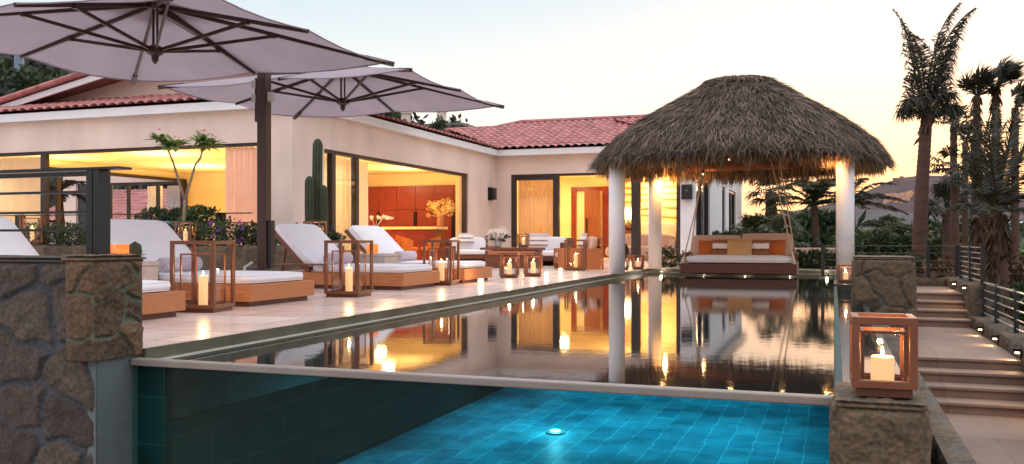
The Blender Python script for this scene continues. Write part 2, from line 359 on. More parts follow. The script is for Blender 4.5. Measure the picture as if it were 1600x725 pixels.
def masonry(mb, O, U, V, Nn, W, H, cell=.22, res=.012, depth=.03, seed=1, gap=.02, rough=.012, aspect=1.3):
    """displaced fieldstone face as geometry; stores stone mask / id per vertex"""
    rs = np.random.RandomState(seed); O = np.array(O, float); U = np.array(U, float); V = np.array(V, float); Nn = np.array(Nn, float)
    nu = max(2, int(W / res)); nv = max(2, int(H / res)); cx = cell * aspect
    gi, gj = int(W / cx) + 4, int(H / cell) + 4
    px = (np.arange(gi)[:, None] - 1.5 + rs.rand(gi, gj) * .9) * cx; py = (np.arange(gj)[None, :] - 1.5 + rs.rand(gi, gj) * .9) * cell
    px = px.ravel(); py = py.ravel(); pid = rs.rand(px.size)
    x = np.linspace(0, W, nu + 1); y = np.linspace(0, H, nv + 1); X, Y = np.meshgrid(x, y)
    wx = X + .35 * cell * (np.sin(Y * 11 + seed) * .3 + np.sin(X * 17 + Y * 23) * .15); wy = Y + .35 * cell * (np.sin(X * 9 + seed * 2) * .3 + np.sin(X * 21 - Y * 13) * .15)
    D = ((wx.ravel()[:, None] - px[None]) / aspect) ** 2 + (wy.ravel()[:, None] - py[None]) ** 2
    o = np.argpartition(D, 1, axis=1)[:, :2]; a = np.take_along_axis(D, o, 1); sw = a[:, 0] > a[:, 1]; o[sw] = o[sw][:, ::-1]; a = np.sort(a, 1)
    e = (np.sqrt(a[:, 1]) - np.sqrt(a[:, 0])); msk = np.clip((e - gap) / (gap * .7), 0, 1); msk = msk * msk * (3 - 2 * msk)
    idv = pid[o[:, 0]]
    nz = np.zeros(X.size)
    for k, (fx, am) in enumerate(((13, 1), (27, .6), (53, .4), (97, .25))):
        ph = rs.rand(4) * 6; nz += am * np.sin(X.ravel() * fx + ph[0] + 2 * np.sin(Y.ravel() * fx * .7 + ph[1])) * np.sin(Y.ravel() * fx * 1.1 + ph[2] + 2 * np.sin(X.ravel() * fx * .6 + ph[3]))
    tilt = (rs.rand(px.size, 2) - .5)
    h = msk * (depth * (.6 + .6 * idv) + rough * nz * .7 + depth * .9 * ((wx.ravel() - px[o[:, 0]]) * tilt[o[:, 0], 0] + (wy.ravel() - py[o[:, 0]]) * tilt[o[:, 0], 1]) / cell) + (1 - msk) * rough * .25 * nz
    edge = np.minimum.reduce([X.ravel(), W - X.ravel(), Y.ravel() * 0 + 9, H - Y.ravel()]); h = h * np.clip(edge / .03 + .0, 0, 1)
    P = O[None] + X.ravel()[:, None] * U + Y.ravel()[:, None] * V + h[:, None] * Nn
    if mb.c is None: mb.c = []
    mb.c += [(1, .5, .5, 1)] * (len(mb.v) - len(mb.c)); o0 = len(mb.v)
    mb.v += [tuple(p) for p in P]; mb.c += [(float(m_), float(i_), 0, 1) for m_, i_ in zip(msk, idv)]
    for j in range(nv):
        for i in range(nu):
            q = o0 + j * (nu + 1) + i; mb.f.append((q, q + 1, q + nu + 2, q + nu + 1))
    return mb
def stonebox(x0, x1, y0, y1, z0, z1, seed=1, cell=.22, res=.014, depth=.025, faces='FLRT', gap=.02, slab=False):
    mb = MB(); k = dict(cell=cell, res=res, depth=depth, seed=seed, gap=gap)
    e = .0
    mb.box(x0 + .004, x1 - .004, y0 + .004, y1 - .004, z0, z1 - .004); mb.c = [(0, .5, .5, 1)] * len(mb.v)
    if slab:
        faces = faces.replace('T', ''); n0 = len(mb.v); z1 -= .03
        def top(a, b):
            ex = .012 * math.sin(a * 9 + seed) ; q = .006 * math.sin(a * 13 + b * 7) + .004 * math.sin(a * 31 - b * 23); return (x0 - .02 + a * (x1 - x0 + .04) + ex * .3, y0 - .02 + b * (y1 - y0 + .04), z1 + .03 + q * (1 if .02 < a < .98 and .02 < b < .98 else .2))
        mb.grid(top, 30, 24); mb.box(x0 - .018, x1 + .018, y0 - .018, y1 + .018, z1 + .001, z1 + .014); mb.c += [(1, 1.0, .5, 1)] * (len(mb.v) - n0)
    if 'F' in faces: masonry(mb, (x0, y0, z0), (1, 0, 0), (0, 0, 1), (0, -1, 0), x1 - x0, z1 - z0, **k)
    if 'L' in faces: masonry(mb, (x0, y1, z0), (0, -1, 0), (0, 0, 1), (-1, 0, 0), y1 - y0, z1 - z0, **k)
    if 'R' in faces: masonry(mb, (x1, y0, z0), (0, 1, 0), (0, 0, 1), (1, 0, 0), y1 - y0, z1 - z0, **k)
    if 'T' in faces: masonry(mb, (x0, y0, z1), (1, 0, 0), (0, 1, 0), (0, 0, 1), x1 - x0, y1 - y0, cell=cell, res=res, depth=depth * .5, seed=seed + 5, gap=gap)
    return mb

exec_parts = True
# ================================================================== SETTING
# ground: one wide sheet far below the terrace
g = MB(); g.box(-3000, 3000, -300, 4000, -4.2, -4.0)
struct('ground', g, mat('dry_scrub_ground', s(84, 80, 58), .95, .4, .05, .3, 2))

def hill(name, sky_pts, d_far, d_near, vbase, m, rough=1.0, nu=160, nv=34, seed=3):
    us = [p[0] for p in sky_pts]; vsk = [p[1] for p in sky_pts]; rs = random.Random(seed)
    ph = [rs.random() * 6 for _ in range(12)]
    def fn(a, b):
        u = us[0] + a * (us[-1] - us[0]); v1 = np.interp(u, us, vsk)
        if b <= .8:
            t = b / .8; d = d_near + (d_far - d_near) * t
            z0 = CAMZ + d_near * (373 - vbase) / FPX; z1 = CAMZ + d_far * (373 - v1) / FPX
            z = z0 + (z1 - z0) * (t ** 1.25)
            nn = sum(math.sin(u * .013 * k + ph[k] + 3 * math.sin(t * 2.3 * k + ph[k + 1])) / k for k in range(1, 8))
            z += rough * nn * (z1 - z0) * .05 * math.sin(PI * min(1, t)) + (rough * nn * (z1 - z0) * .02 * t)
        else:
            t = (b - .8) / .2; d = d_far * (1 + .5 * t); z1 = CAMZ + d_far * (373 - v1) / FPX; z = z1 * (1 - t) - 6 * t
        p = at(u, 373, d); return (p.x, p.y, z)
    mb = MB(); mb.grid(fn, nu, nv)
    struct(name, mb, m, smooth=True); return fn

hill_m = mat('far_hill_slope', s(66, 40, 38), .95, .5, .012, .0)
hill_g = mat('valley_scrub', s(60, 56, 58), .95, .3, .03)
hill_l = mat('dark_hillside_scrub', s(42, 46, 40), .95, .5, .3, .4, 1)
hill_fn = hill('hill', [(1150, 345), (1230, 330), (1300, 318), (1350, 298), (1385, 283), (1410, 276), (1440, 273), (1480, 275), (1530, 292), (1580, 300), (1640, 306), (1800, 330), (2100, 350)], 1300, 700, 352, hill_m)
hill('hill', [(1000, 372), (1160, 350), (1250, 338), (1330, 328), (1400, 330), (1500, 340), (1550, 352), (1580, 359), (1700, 359), (1800, 362), (2100, 366)], 650, 260, 392, hill_g, seed=9)
hill('hill', [(-700, 60), (-300, 40), (-100, 62), (0, 78), (120, 108), (240, 140), (420, 176), (600, 186), (700, 202), (800, 255), (1000, 350)], 95, 45, 330, hill_l, seed=5)
# a pale sheet of bay water low in the valley, right
b_ = MB(); pts = [at(1530, 362, 655), at(1950, 362, 655), at(1950, 346, 690), at(1540, 346, 690)]
b_.add(pts, [(0, 1, 2, 3)])
struct('bay_water', b_, mat('pale_bay_water', s(180, 200, 220), .25, .05, .1))

# deck: pool terrace
d_ = MB()
d_.box(-40, -4.28, 4.8, 60, -.5, 0)
d_.box(-4.28, .46, 21.85, 24.2, -.5, 0)
d_.box(-40, -4.35, -6, 4.7, -2.5, -2.0)
struct('deck', d_, deck_m)
# low soil/back terrace beyond
d2 = MB(); d2.box(-4.28, 2.4, 24.2, 60, -1.5, -.25); struct('garden_bed', d2, mat('dark_soil', s(60, 48, 38), .95, .3, 3, .4, 20))

# coping riser of the pool
rz_ = MB(); rz_.box(-4.285, -4.255, 4.79, 21.85, -.5, -.002); rz_.box(-4.255, -4.19, 4.79, 21.85, -.5, -.085)
rz_.box(-4.255, .02, 21.82, 21.853, -.5, -.003); rz_.box(-4.19, .02, 21.6, 21.82, -.5, -.09)
struct('pool_coping', rz_, riser_m)
ln = MB(); ln.box(-4.26, -4.185, 4.795, 21.82, -.0845, -.079); ln.box(-4.185, .0, 21.59, 21.81, -.0895, -.084)
struct('overflow_ledge', ln, mat('pale_grout_ledge', s(186, 186, 176), .25, .1, 8))
# pool basin
fl = MB(); fl.box(-4.3, .02, 4.78, 22, -1.4, -1.3); struct('pool_floor', fl, pooltile_floor)
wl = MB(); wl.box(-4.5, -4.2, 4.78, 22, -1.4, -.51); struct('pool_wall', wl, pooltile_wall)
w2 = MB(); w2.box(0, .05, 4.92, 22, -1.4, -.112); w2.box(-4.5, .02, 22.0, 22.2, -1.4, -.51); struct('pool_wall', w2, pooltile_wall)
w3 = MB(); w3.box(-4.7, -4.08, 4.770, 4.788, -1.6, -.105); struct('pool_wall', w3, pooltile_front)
wa = MB(); wa.grid(lambda a, b: (-4.19 + a * 4.19, 4.765 + b * 16.835, -.100), 8, 20); struct('water', wa, MATS['water'])
# overflow trough on the right
tr = MB(); tr.grid(lambda a, b: (.05 + a * .31, 4.92 + b * 12.4, -.22), 2, 4); struct('trough_water', tr, MATS['water'])
tr = MB(); tr.box(.05, .36, 4.92, 17.6, -1.4, -.26); tr.box(.36, .42, 4.92, 16.9, -1.6, -.16); tr.box(.42, .505, 3.6, 13.3, -1.6, -.62); struct('trough', tr, mat('dark_trough_tile', s(36, 38, 42), .3, .2, 6))
# infinity edge rim and the acrylic window
rim = MB(); rim.box(-4.29, .0, 4.69, 4.765, -.100, -.055)
o = rim.build('infinity_edge_rim', pool_edge_m, bevel=.008); tag(o, 'narrow pale stone rim along the top of the see-through pool front', 'pool edge')
pw = MB(); pw.box(-4.29, .0, 4.71, 4.75, -1.6, -.1005)
o = pw.build('pool_window', acrylic); tag(o, 'clear panel closing the front of the pool, blue floor seen through it', 'pool window')
bs = MB(); bs.box(-4.9, .6, 4.6, 4.9, -3.9, -1.6); struct('pool_base', bs, grey_concrete)

# ------------------------------------------------------------------ left stone wall and right pier
wr = thing('stone_wall', 'dark rough fieldstone wall at the left front with smooth grey panel at its end', 'stone wall', (-4.3, 4.4, -2.2))
stonebox(-8.2, -4.295, 4.42, 4.78, -2.2, .60, seed=11, cell=.31, res=.010, depth=.028, faces='FT', gap=.026, slab=True).build('masonry', stone_dark, wr, off=wr.location, smooth=True)
stonebox(-4.50, -4.28, 4.375, 4.79, -.03, .615, seed=29, cell=.30, res=.007, depth=.026, faces='FRT', gap=.014, slab=True).build('corner_block', stone_warm, wr, off=wr.location, smooth=True)
MB().box(-4.36, -4.298, 4.41, 4.775, -2.2, -.035).build('smooth_panel', grey_concrete, wr, off=wr.location)
o = stonebox(.022, .375, 4.4, 4.91, -2.2, -.015, seed=34, cell=.9, res=.007, depth=.03, faces='FLRT', gap=.006, slab=True).build('stone_pier', stone_mid, off=(.19, 4.65, -2.2), smooth=True)
tag(o, 'low square brown stone pier at the right front, cube lantern on top', 'stone pier')
o = stonebox(.62, 1.15, 14.2, 15.6, -.7, .47, seed=41, cell=.34, res=.025, depth=.03, faces='FLRT', gap=.02).build('stone_block', stone_mid, off=(.8, 14.8, -.6), smooth=True)
mb = stonebox(.28, 1.02, 13.3, 14.5, -.75, .47, seed=42, cell=.40, res=.02, depth=.03, faces='FLRT', gap=.012, slab=True)
bpy.data.objects.remove(o)
o = mb.build('stone_block', stone_mid, off=(.65, 13.9, -.75), smooth=True)
tag(o, 'big square rough stone block beside the top of the stairs', 'stone block')

# retaining ledge between the trough and the stairs
o = stonebox(.51, .64, 2.0, 13.3, -2.0, -.35, seed=51, cell=.2, res=.03, depth=.012, faces='LRT', gap=.02).build('retaining_wall', stone_mid, off=(.57, 8, -2), smooth=True)
tag(o, 'long low stone kerb wall running beside the stairs behind the lantern pier', 'low wall')

# stairs
def steps(name, label, ys, zs, x0, x1, yend):
    root = thing(name, label, 'stairs', (x0, ys[0], zs[0] - .2))
    for i, (y, z) in enumerate(zip(ys, zs)):
        y2 = ys[i + 1] if i + 1 < len(ys) else yend
        m_ = MB(); m_.box(x0, x1, y + .02, y2 + .02, z - .4, z - .035); m_.box(x0, x1, y - .012, y2 - .012, z - .035, z)
        m_.build('step', step_m, root, off=root.location, bevel=.008)
    return root
r_px = 1 + .0
steps('stone_stairs', 'lower flight of four pale stone steps beside the lantern pier', [10.14, 10.46, 10.77, 11.08], [-.9375, -.825, -.7125, -.6], .64, 1.92, 14.9)
steps('stone_stairs', 'upper flight of four pale stone steps beside the rough stone block', [14.93, 15.26, 15.6, 15.94], [-.485, -.37, -.255, -.14], .64, 1.92, 18.0)
lp = MB(); lp.box(.64, 5, -2, 10.14, -1.5, -1.05); struct('path', lp, step_m)
# stepped planter wall on the right of the stairs
o = stonebox(1.93, 2.36, 15.1, 18.4, -1.2, .02, seed=61, cell=.3, res=.03, depth=.02, faces='FLT', gap=.02).build('stepped_stone_wall', stone_mid, off=(2.1, 16, -1.2), smooth=True)
tag(o, 'upper stone side wall of the stairs carrying the tall end of the railing', 'stone wall')
o = stonebox(1.93, 2.36, 8.4, 15.1, -2, -.44, seed=62, cell=.3, res=.03, depth=.02, faces='LT', gap=.02).build('stepped_stone_wall', stone_mid, off=(2.1, 12, -2), smooth=True)
tag(o, 'lower stone side wall of the stairs, dotted with small hooded lights', 'stone wall')
o = stonebox(.45, 1.92, 18.0, 18.3, -1.2, .0, seed=63, cell=.3, res=.03, depth=.02, faces='FT', gap=.02).build('end_wall', stone_mid, off=(1.2, 18.1, -1.2), smooth=True)
tag(o, 'low stone wall closing the top landing of the stairs', 'stone wall')

# railings
def rail_thing(label, posts, z0, z1, nr, pm, rm, side, pw_=.05, rw=.012, ext=None, loc=None):
    root = thing('railing', label, 'railing', loc or (posts[0][0], posts[0][1], z0))
    for (x, y) in posts: MB().box(x - pw_ / 2, x + pw_ / 2, y - pw_ / 2, y + pw_ / 2, z0, z1 + .015).build('post', pm, root, off=root.location)
    a, b = Vector((*posts[0], 0)), Vector((*posts[-1], 0))
    if ext: a, b = Vector((*ext[0], 0)), Vector((*ext[1], 0))
    for k in range(nr):
        z = z1 - (z1 - z0 - .06) * k / (nr - 1)
        MB().bar(a + Vector((0, 0, z)), b + Vector((0, 0, z)), rw * (2 if k == 0 else 1), rw * (1.2 if k == 0 else 1)).build('rail', rm, root, off=root.location)
    return root
steel = mat('brushed_steel_rail', s(186, 184, 176), .35, .05, 6, metallic=.4)
rail_thing('black posts and seven thin pale rails on the upper side wall of the stairs', [(2.1, 17.6), (2.1, 16.4), (2.1, 15.13)], .02, .585, 7, black_metal, steel, 0, .06, .014)
rail_thing('low railing with black posts and pale rails running down the right side of the stairs', [(2.1, 15.0), (2.1, 13.9), (2.1, 12.5), (2.1, 11.1), (2.1, 9.7), (2.1, 8.6)], -.44, .07, 5, black_metal, steel, 0, .05, .014)
rail_thing('thin wire railing with black posts behind the top landing', [(-.2, 20.9 - 2.75), (1.62, 18.15), (2.1, 18.15)], .0, .59, 5, black_metal, mat('thin_wire', s(120, 110, 96), .5), 0, .06, .006)

# railing on the near left wall
rr = thing('railing', 'black flat-topped railing standing on the dark stone wall at left', 'railing', (-4.41, 4.55, .6))
MB().box(-4.462, -4.415, 4.50, 4.60, .58, 1.155).box(-4.408, -4.362, 4.50, 4.60, .58, 1.155).build('post', black_metal, rr, off=rr.location)
MB().box(-8.0, -4.20, 4.49, 4.61, 1.157, 1.172).build('top_plate', black_metal, rr, off=rr.location)
for z, h_ in ((1.135, .028), (1.02, .016), (.89, .016), (.775, .016)):
    MB().box(-8.0, -4.463, 4.535, 4.565, z - h_ / 2, z + h_ / 2).build('rail', black_metal, rr, off=rr.location)
MB().box(-7.95, -7.85, 4.5, 4.6, .58, 1.155).build('post', black_metal, rr, off=rr.location)

# ================================================================== VILLA
tile_m = mat('terracotta_roof_tile', s(172, 110, 106), .65, .38, 2.6, .3, 30)
VO = Vector((-11, 16.8, 0))
villa = thing('villa', 'low cream plastered villa with pink tiled roof and wide glowing openings beside the pool', 'house', VO)
def vb(mb, name, m, parent=None, **k): return mb.build(name, m, parent or villa, off=VO, **k)
W = MB()
W.box(-26, -11, 16.8, 17.1, 2.83, 3.6); W.box(-11.65, -11, 16.8, 17.1, 0, 2.83); W.box(-26, -25, 16.8, 17.1, 0, 2.83)
W.box(-11.3, -11, 17.1, 18.1, 0, 3.6); W.box(-11.3, -11, 18.1, 26.8, 2.79, 3.6); W.box(-11.3, -11, 26.8, 29.6, 0, 3.6)
W.box(-11, -10.46, 29.3, 29.6, 0, 3.6); W.box(-10.46, -4.66, 29.3, 29.6, 2.92, 3.6)
vb(W, 'outer_wall', plaster)
W = MB(); W.box(-4.66, -4.2, 29.3, 29.6, 0, 3.6)
for y0, y1 in ((33.1, 36.8), (38.0, 39.3), (42.2, 45)): W.box(-4.5, -4.2, y0, y1, 0, 3.6)
for y0, y1 in ((29.6, 33.1), (36.8, 38.0), (39.3, 42.2)): W.box(-4.5, -4.2, y0, y1, 2.82, 3.6)
W.box(-11, -4.5, 44.7, 45, 0, 3.6)
vb(W, 'side_wall', plaster_white)
W = MB()
W.box(-17.75, -11.3, 28.65, 28.9, 0, 3.0); W.box(-17.75, -17.6, 26.2, 28.65, 0, 3.0); W.box(-21.4, -17.6, 26.0, 26.2, 0, 3.0)
W.box(-21.6, -21.4, 17.1, 26.2, 2.79, 3.0); W.box(-11.45, -11.303, 26.8, 28.65, 0, 3.0)
W.box(-11, -4.5, 34.0, 34.2, 0, 3.1); W.box(-11.1, -10.95, 29.6, 34, 0, 3.1)
vb(W, 'inner_wall', interior_m)
W = MB(); W.box(-21.6, -11.3, 17.1, 28.65, 3.003, 3.15); W.box(-11, -4.5, 29.6, 34, 3.08, 3.2); vb(W, 'ceiling', ceil_m)
W = MB(); W.box(-26, -10.8, 16.6, 16.66, 3.55, 3.74); W.box(-10.86, -10.8, 16.66, 28.95, 3.55, 3.74); W.box(-10.8, -4.0, 28.95, 29.01, 3.55, 3.74); W.box(-4.06, -4.0, 29.01, 45.2, 3.55, 3.74)
W.box(-26, -10.86, 16.66, 16.8, 3.565, 3.62); W.box(-11, -10.86, 16.8, 28.95, 3.565, 3.62); W.box(-10.86, -4.06, 29.01, 29.3, 3.565, 3.62); W.box(-4.2, -4.06, 29.3, 45.1, 3.565, 3.62)
vb(W, 'fascia', fascia_m)

def tile_roof(mb, O, A, U, Ln, Dp, pitch, clip=None, per=.27, row=.36, hh=.065):
    O = Vector(O); A = Vector(A); U = Vector(U); seg = 8; nu = int(Ln / per) * seg; rows = int(Dp / row)
    rs = random.Random(4); jit = {}
    ts = []
    for r in range(rows): ts += [(r * row, r), (r * row + row * .5, r), (r * row + row * .985, r)]
    o = len(mb.v)
    for t, r in ts:
        fr = t / row - r
        for i in range(nu + 1):
            sx = i / seg * per; col = i // seg; ph = (i % seg) / seg
            j = jit.setdefault((col, r), rs.uniform(-.006, .006))
            h = hh * (abs(math.sin(PI * ph)) ** .8) * (1 - .15 * fr) + .03 * (1 - fr) + j * math.sin(PI * ph)
            p = O + A * sx + U * t + Vector((0, 0, t * pitch + h)); mb.v.append(tuple(p))
    for k in range(len(ts) - 1):
        for i in range(nu):
            if clip:
                sx = (i + .5) / seg * per; t = (ts[k][0] + ts[k + 1][0]) / 2
                if not clip(sx, t): continue
            a = o + k * (nu + 1) + i; mb.f.append((a, a + 1, a + nu + 2, a + nu + 1))
    return mb
Rf = MB(); tile_roof(Rf, (-26, 16.5, 3.755), (1, 0, 0), (0, 1, 0), 15.4, 4.0, .25, lambda a, t: -26 + a < -10.7 - t); vb(Rf, 'tiled_roof', tile_m, smooth=False)
Rf = MB(); tile_roof(Rf, (-10.7, 16.5, 3.755), (0, 1, 0), (-1, 0, 0), 17, 4.0, .25, lambda a, t: 16.5 + a > 16.5 + t and 16.5 + a < 28.9 + t); vb(Rf, 'tiled_roof', tile_m)
Rf = MB(); tile_roof(Rf, (-16.0, 28.85, 3.755), (1, 0, 0), (0, 1, 0), 12.2, 4.2, .345, lambda a, t: -16 + a > -10.7 - t and (t < 3.35 or -16 + a > -11.5 - (3.9 - t) * .8)); vb(Rf, 'tiled_roof', tile_m)
Rf = MB(); tile_roof(Rf, (-3.9, 28.9, 3.755), (0, 1, 0), (-1, 0, 0), 16.5, 3.6, .345, lambda a, t: a > t * .9); vb(Rf, 'tiled_roof', tile_m)
# roof underlay so nothing shows through, and ridge
U_ = MB()
U_.add([(-26, 16.62, 3.745), (-10.82, 16.62, 3.745), (-14.8, 20.6, 4.74), (-26, 20.6, 4.74)], [(0, 1, 2, 3)])
U_.add([(-10.82, 16.62, 3.745), (-10.82, 28.98, 3.745), (-14.8, 32.9, 4.74), (-14.8, 20.6, 4.74)], [(0, 1, 2, 3)])
U_.add([(-10.82, 28.98, 3.745), (-4.02, 28.98, 3.745), (-4.02, 33.0, 5.13), (-11.5, 33.0, 5.13), (-14.2, 32.4, 4.88)], [(0, 1, 2, 3, 4)])
U_.box(-26, -14.8, 20.6, 28.9, 3.2, 4.7); U_.box(-14.8, -11.3, 20.6, 28.65, 3.2, 3.7)
vb(U_, 'roof_underlay', mat('roof_underlay', s(70, 44, 40), .9))
U_ = MB(); U_.tube([(-14.2, 32.3, 4.93), (-12.2, 32.35, 4.95), (-11.3, 32.9, 5.2), (-4, 33.0, 5.2)], .09, 8); vb(U_, 'roof_ridge', tile_m)
# upper gable
G = MB()
G.add([(-21.3, 18.7, 4.1), (-9.6, 18.7, 4.1), (-15.0, 18.7, 5.22), (-21.3, 19, 4.1), (-9.6, 19, 4.1), (-15.0, 19, 5.22)], [(0, 1, 2), (3, 5, 4), (0, 2, 5, 3), (1, 4, 5, 2)])
vb(G, 'gable_wall', plaster)
G = MB(); G.bar((-21.9, 18.02, 3.93), (-15, 18.02, 5.3), .06, .15, (0, 0, 1)); G.bar((-15, 18.02, 5.3), (-9.5, 18.02, 4.2), .06, .15); vb(G, 'rake_board', fascia_m)
G = MB(); G.bar((-21.9, 20, 3.98), (-15, 20, 5.35), 3.9, .08); G.bar((-15, 20, 5.35), (-9.5, 20, 4.25), 3.9, .08); vb(G, 'gable_soffit', mat('soffit_boards', s(150, 118, 104), .8))
G = MB()
tile_roof(G, (-22, 17.95, 4.03), (0, 1, 0), (1, 0, 0), 4, 7.0, .1985); vb(G, 'tiled_roof', tile_m)
G = MB(); G.tube([(-22, 17.95, 4.1), (-15, 17.95, 5.49)], .085, 8); G.tube([(-15, 17.95, 5.49), (-9.4, 17.95, 4.37)], .085, 8); vb(G, 'roof_edge_tiles', tile_m)

# windows
def window(parts_frame, panes, name='sliding_window', m=dark_metal):
    f = MB()
    for b in parts_frame: f.box(*b)
    wf = f.build(name, m, villa, off=VO)
    for p in panes:
        q = MB(); q.box(*p); q.build('pane', winglass, wf, off=VO)
    return wf
def curtain(p0, p1, z0, z1, folds, amp, m, parent, off, name='curtain'):
    p0 = Vector((*p0, 0)); p1 = Vector((*p1, 0)); d = (p1 - p0); nrm = Vector((-d.y, d.x, 0)).normalized()
    def fn(a, b):
        k = math.sin(a * folds * 2 * PI) + .4 * math.sin(a * folds * 4.7 * PI + 1); p = p0 + d * a + nrm * amp * k * (.75 + .25 * (1 - b)); return (p.x, p.y, z0 + (z1 - z0) * b)
    return MB().grid(fn, int(folds * 10), 4).build(name, m, parent, off=off, smooth=True)
# opening towards the camera
wa_ = window([(-25, -11.65, 16.86, 17.02, 2.76, 2.829), (-18.15, -17.99, 16.88, 17.0, 0, 2.76), (-21.6, -21.5, 16.88, 17.0, 0, 2.76), (-25, -18.15, 16.9, 16.98, 0, .06), (-11.72, -11.65, 16.86, 17.02, 0, 2.76)],
             [(-21.5, -18.15, 16.93, 16.95, .06, 2.76), (-25, -21.6, 16.93, 16.95, .06, 2.76)])
curtain((-24.9, 17.18), (-18.25, 17.18), .02, 2.75, 16, .035, curtain_m, wa_, VO)
curtain((-12.85, 16.96), (-11.8, 16.96), .02, 2.75, 7, .04, mat('blush_curtain', s(236, 206, 196), .9, .03, 2, trans=.35), wa_, VO)
window([(-21.37, -21.28, 17.1, 25.98, 2.69, 2.789), (-21.37, -21.25, 25.75, 25.98, 0, 2.69), (-21.37, -21.28, 20.4, 20.52, 0, 2.69)], [])
# long opening facing the pool
wb_ = window([(-11.2, -11.06, 18.1, 26.8, 2.71, 2.789), (-11.2, -11.06, 18.1, 18.2, 0, 2.71), (-11.2, -11.06, 18.55, 18.72, 0, 2.71), (-11.24, -11.1, 19.75, 19.9, 0, 2.71), (-11.2, -11.06, 26.7, 26.8, 0, 2.71)],
             [(-11.14, -11.12, 18.2, 18.55, 0, 2.71), (-11.14, -11.12, 18.72, 19.75, 0, 2.71)])
curtain((-11.42, 18.7), (-11.42, 20.9), .02, 2.7, 8, .05, curtain_m, wb_, VO)
curtain((-11.5, 18.15), (-11.5, 18.6), .02, 2.7, 3, .05, curtain_m, wb_, VO)
# bedroom opening
wc_ = window([(-10.46, -4.66, 29.36, 29.5, 2.84, 2.919), (-10.46, -10.3, 29.36, 29.5, 0, 2.84), (-8.97, -8.75, 29.36, 29.5, 0, 2.84), (-10.3, -8.97, 29.4, 29.46, 2.72, 2.84), (-6.28, -5.98, 29.36, 29.5, 0, 2.84), (-4.8, -4.66, 29.36, 29.5, 0, 2.84)],
             [(-10.3, -8.97, 29.42, 29.44, 0, 2.72)])
curtain((-10.3, 29.62), (-8.9, 29.62), .02, 2.83, 14, .025, mat('beige_sheer', s(226, 190, 150), .9, .06, 2, trans=.5), wc_, VO)
# side windows facing the garden
dglass = mat('dark_window_glass', s(40, 46, 54), .05, .05, 2)
for y0, y1 in ((29.6, 33.1), (36.8, 38.0), (39.3, 42.2)):
    f = MB(); f.box(-4.42, -4.26, y0, y0 + .1, 0, 2.82).box(-4.42, -4.26, y1 - .1, y1, 0, 2.82).box(-4.42, -4.26, y0 + .1, y1 - .1, 2.72, 2.82).box(-4.42, -4.26, (y0 + y1) / 2 - .04, (y0 + y1) / 2 + .04, 0, 2.72)
    f = f.build('window', dark_metal, villa, off=VO); MB().box(-4.36, -4.33, y0 + .1, y1 - .1, 0, 2.72).build('pane', dglass, f, off=VO)
# striated stone feature wall of the bedroom
def stratmat():
    m = bpy.data.materials.new('striated_stone'); m.use_nodes = True; t = m.node_tree; P = t.nodes['Principled BSDF']; l = t.links.new
    co = t.nodes.new('ShaderNodeTexCoord'); wv = t.nodes.new('ShaderNodeTexWave'); wv.bands_direction = 'Z'; wv.inputs['Scale'].default_value = .75; wv.inputs['Distortion'].default_value = 9; wv.inputs['Detail'].default_value = 4; wv.inputs['Detail Scale'].default_value = .5; wv.inputs['Detail Roughness'].default_value = .7
    mp = t.nodes.new('ShaderNodeMapping'); mp.inputs['Scale'].default_value = (.5, .5, 1.6); l(co.outputs['Object'], mp.inputs[0]); l(mp.outputs[0], wv.inputs[0])
    r = t.nodes.new('ShaderNodeValToRGB'); r.color_ramp.elements[0].color = (*s(150, 100, 50), 1); r.color_ramp.elements[1].color = (*s(236, 204, 146), 1); e = r.color_ramp.elements.new(.25); e.color = (*s(214, 172, 108), 1)
    l(wv.outputs[0], r.inputs[0]); l(r.outputs[0], P.inputs['Base Color']); P.inputs['Roughness'].default_value = .6; return m
MB().box(-8.1, -4.5, 33.9, 33.98, 0, 2.95).build('feature_wall', stratmat(), villa, off=VO)
dr = MB(); dr.box(-9.6, -9.42, 33.86, 33.99, 0, 2.72).box(-8.35, -8.15, 33.86, 33.99, 0, 2.72).box(-9.42, -8.35, 33.86, 33.99, 2.58, 2.72)
dr = dr.build('door_frame', red_wood, villa, off=VO)
q = MB().box(-8.98, -8.36, 33.5, 33.56, 0, 2.56).build('door', mat('walnut_door', s(128, 70, 36), .5, .2, 3, stretch=(6, 6, 1)), villa, off=VO)
MB().box(-8.9, -8.86, 33.44, 33.48, .8, 1.5).build('handle', black_metal, q, off=VO)
# interior lamps of the house
warm = (1, .73, .38)
def cove(x, y, z, e, sz=1.2): lamp('cove_light', 'AREA', (x, y, z), e * .40, warm, sz, rot=(PI, 0, 0))
for x, y, e in ((-13.2, 19.6, 110), (-14.5, 23.0, 120), (-13.0, 26.4, 90), (-17.0, 19.8, 100), (-18.8, 23.5, 130), (-20.3, 19.6, 70), (-23, 19.0, 40)): cove(x, y, 2.2, e)
for x, y, e in ((-14.2, 26.9, 40), (-12.4, 24.0, 30)): lamp('pendant_light', 'AREA', (x, y, 2.9), e, warm, .3)
for x, y, e in ((-9.6, 31.2, 55), (-7.2, 31.6, 80), (-5.5, 31.4, 45)): cove(x, y, 2.3, e, .8)
for x, y, z, e in ((-12.2, 19.4, 2.7, 34), (-15.5, 21.5, 2.7, 40), (-14.0, 25.4, 2.7, 26), (-19.6, 22.0, 2.7, 40), (-20.0, 18.2, 2.7, 30), (-23.2, 18.6, 2.4, 30), (-8.2, 32.2, 2.8, 16), (-9.7, 30.6, 2.5, 14)):
    lamp('ceiling_panel', 'AREA', (x, y, z + .15), e * .9, warm, .7).data.spread = R(130)
lamp('wall_washer', 'AREA', (-6.2, 33.2, 2.95), 60, warm, .5, rot=(R(20), 0, 0))
lamp('hall_light', 'AREA', (-9.5, 32.6, 2.95), 30, warm, .3)
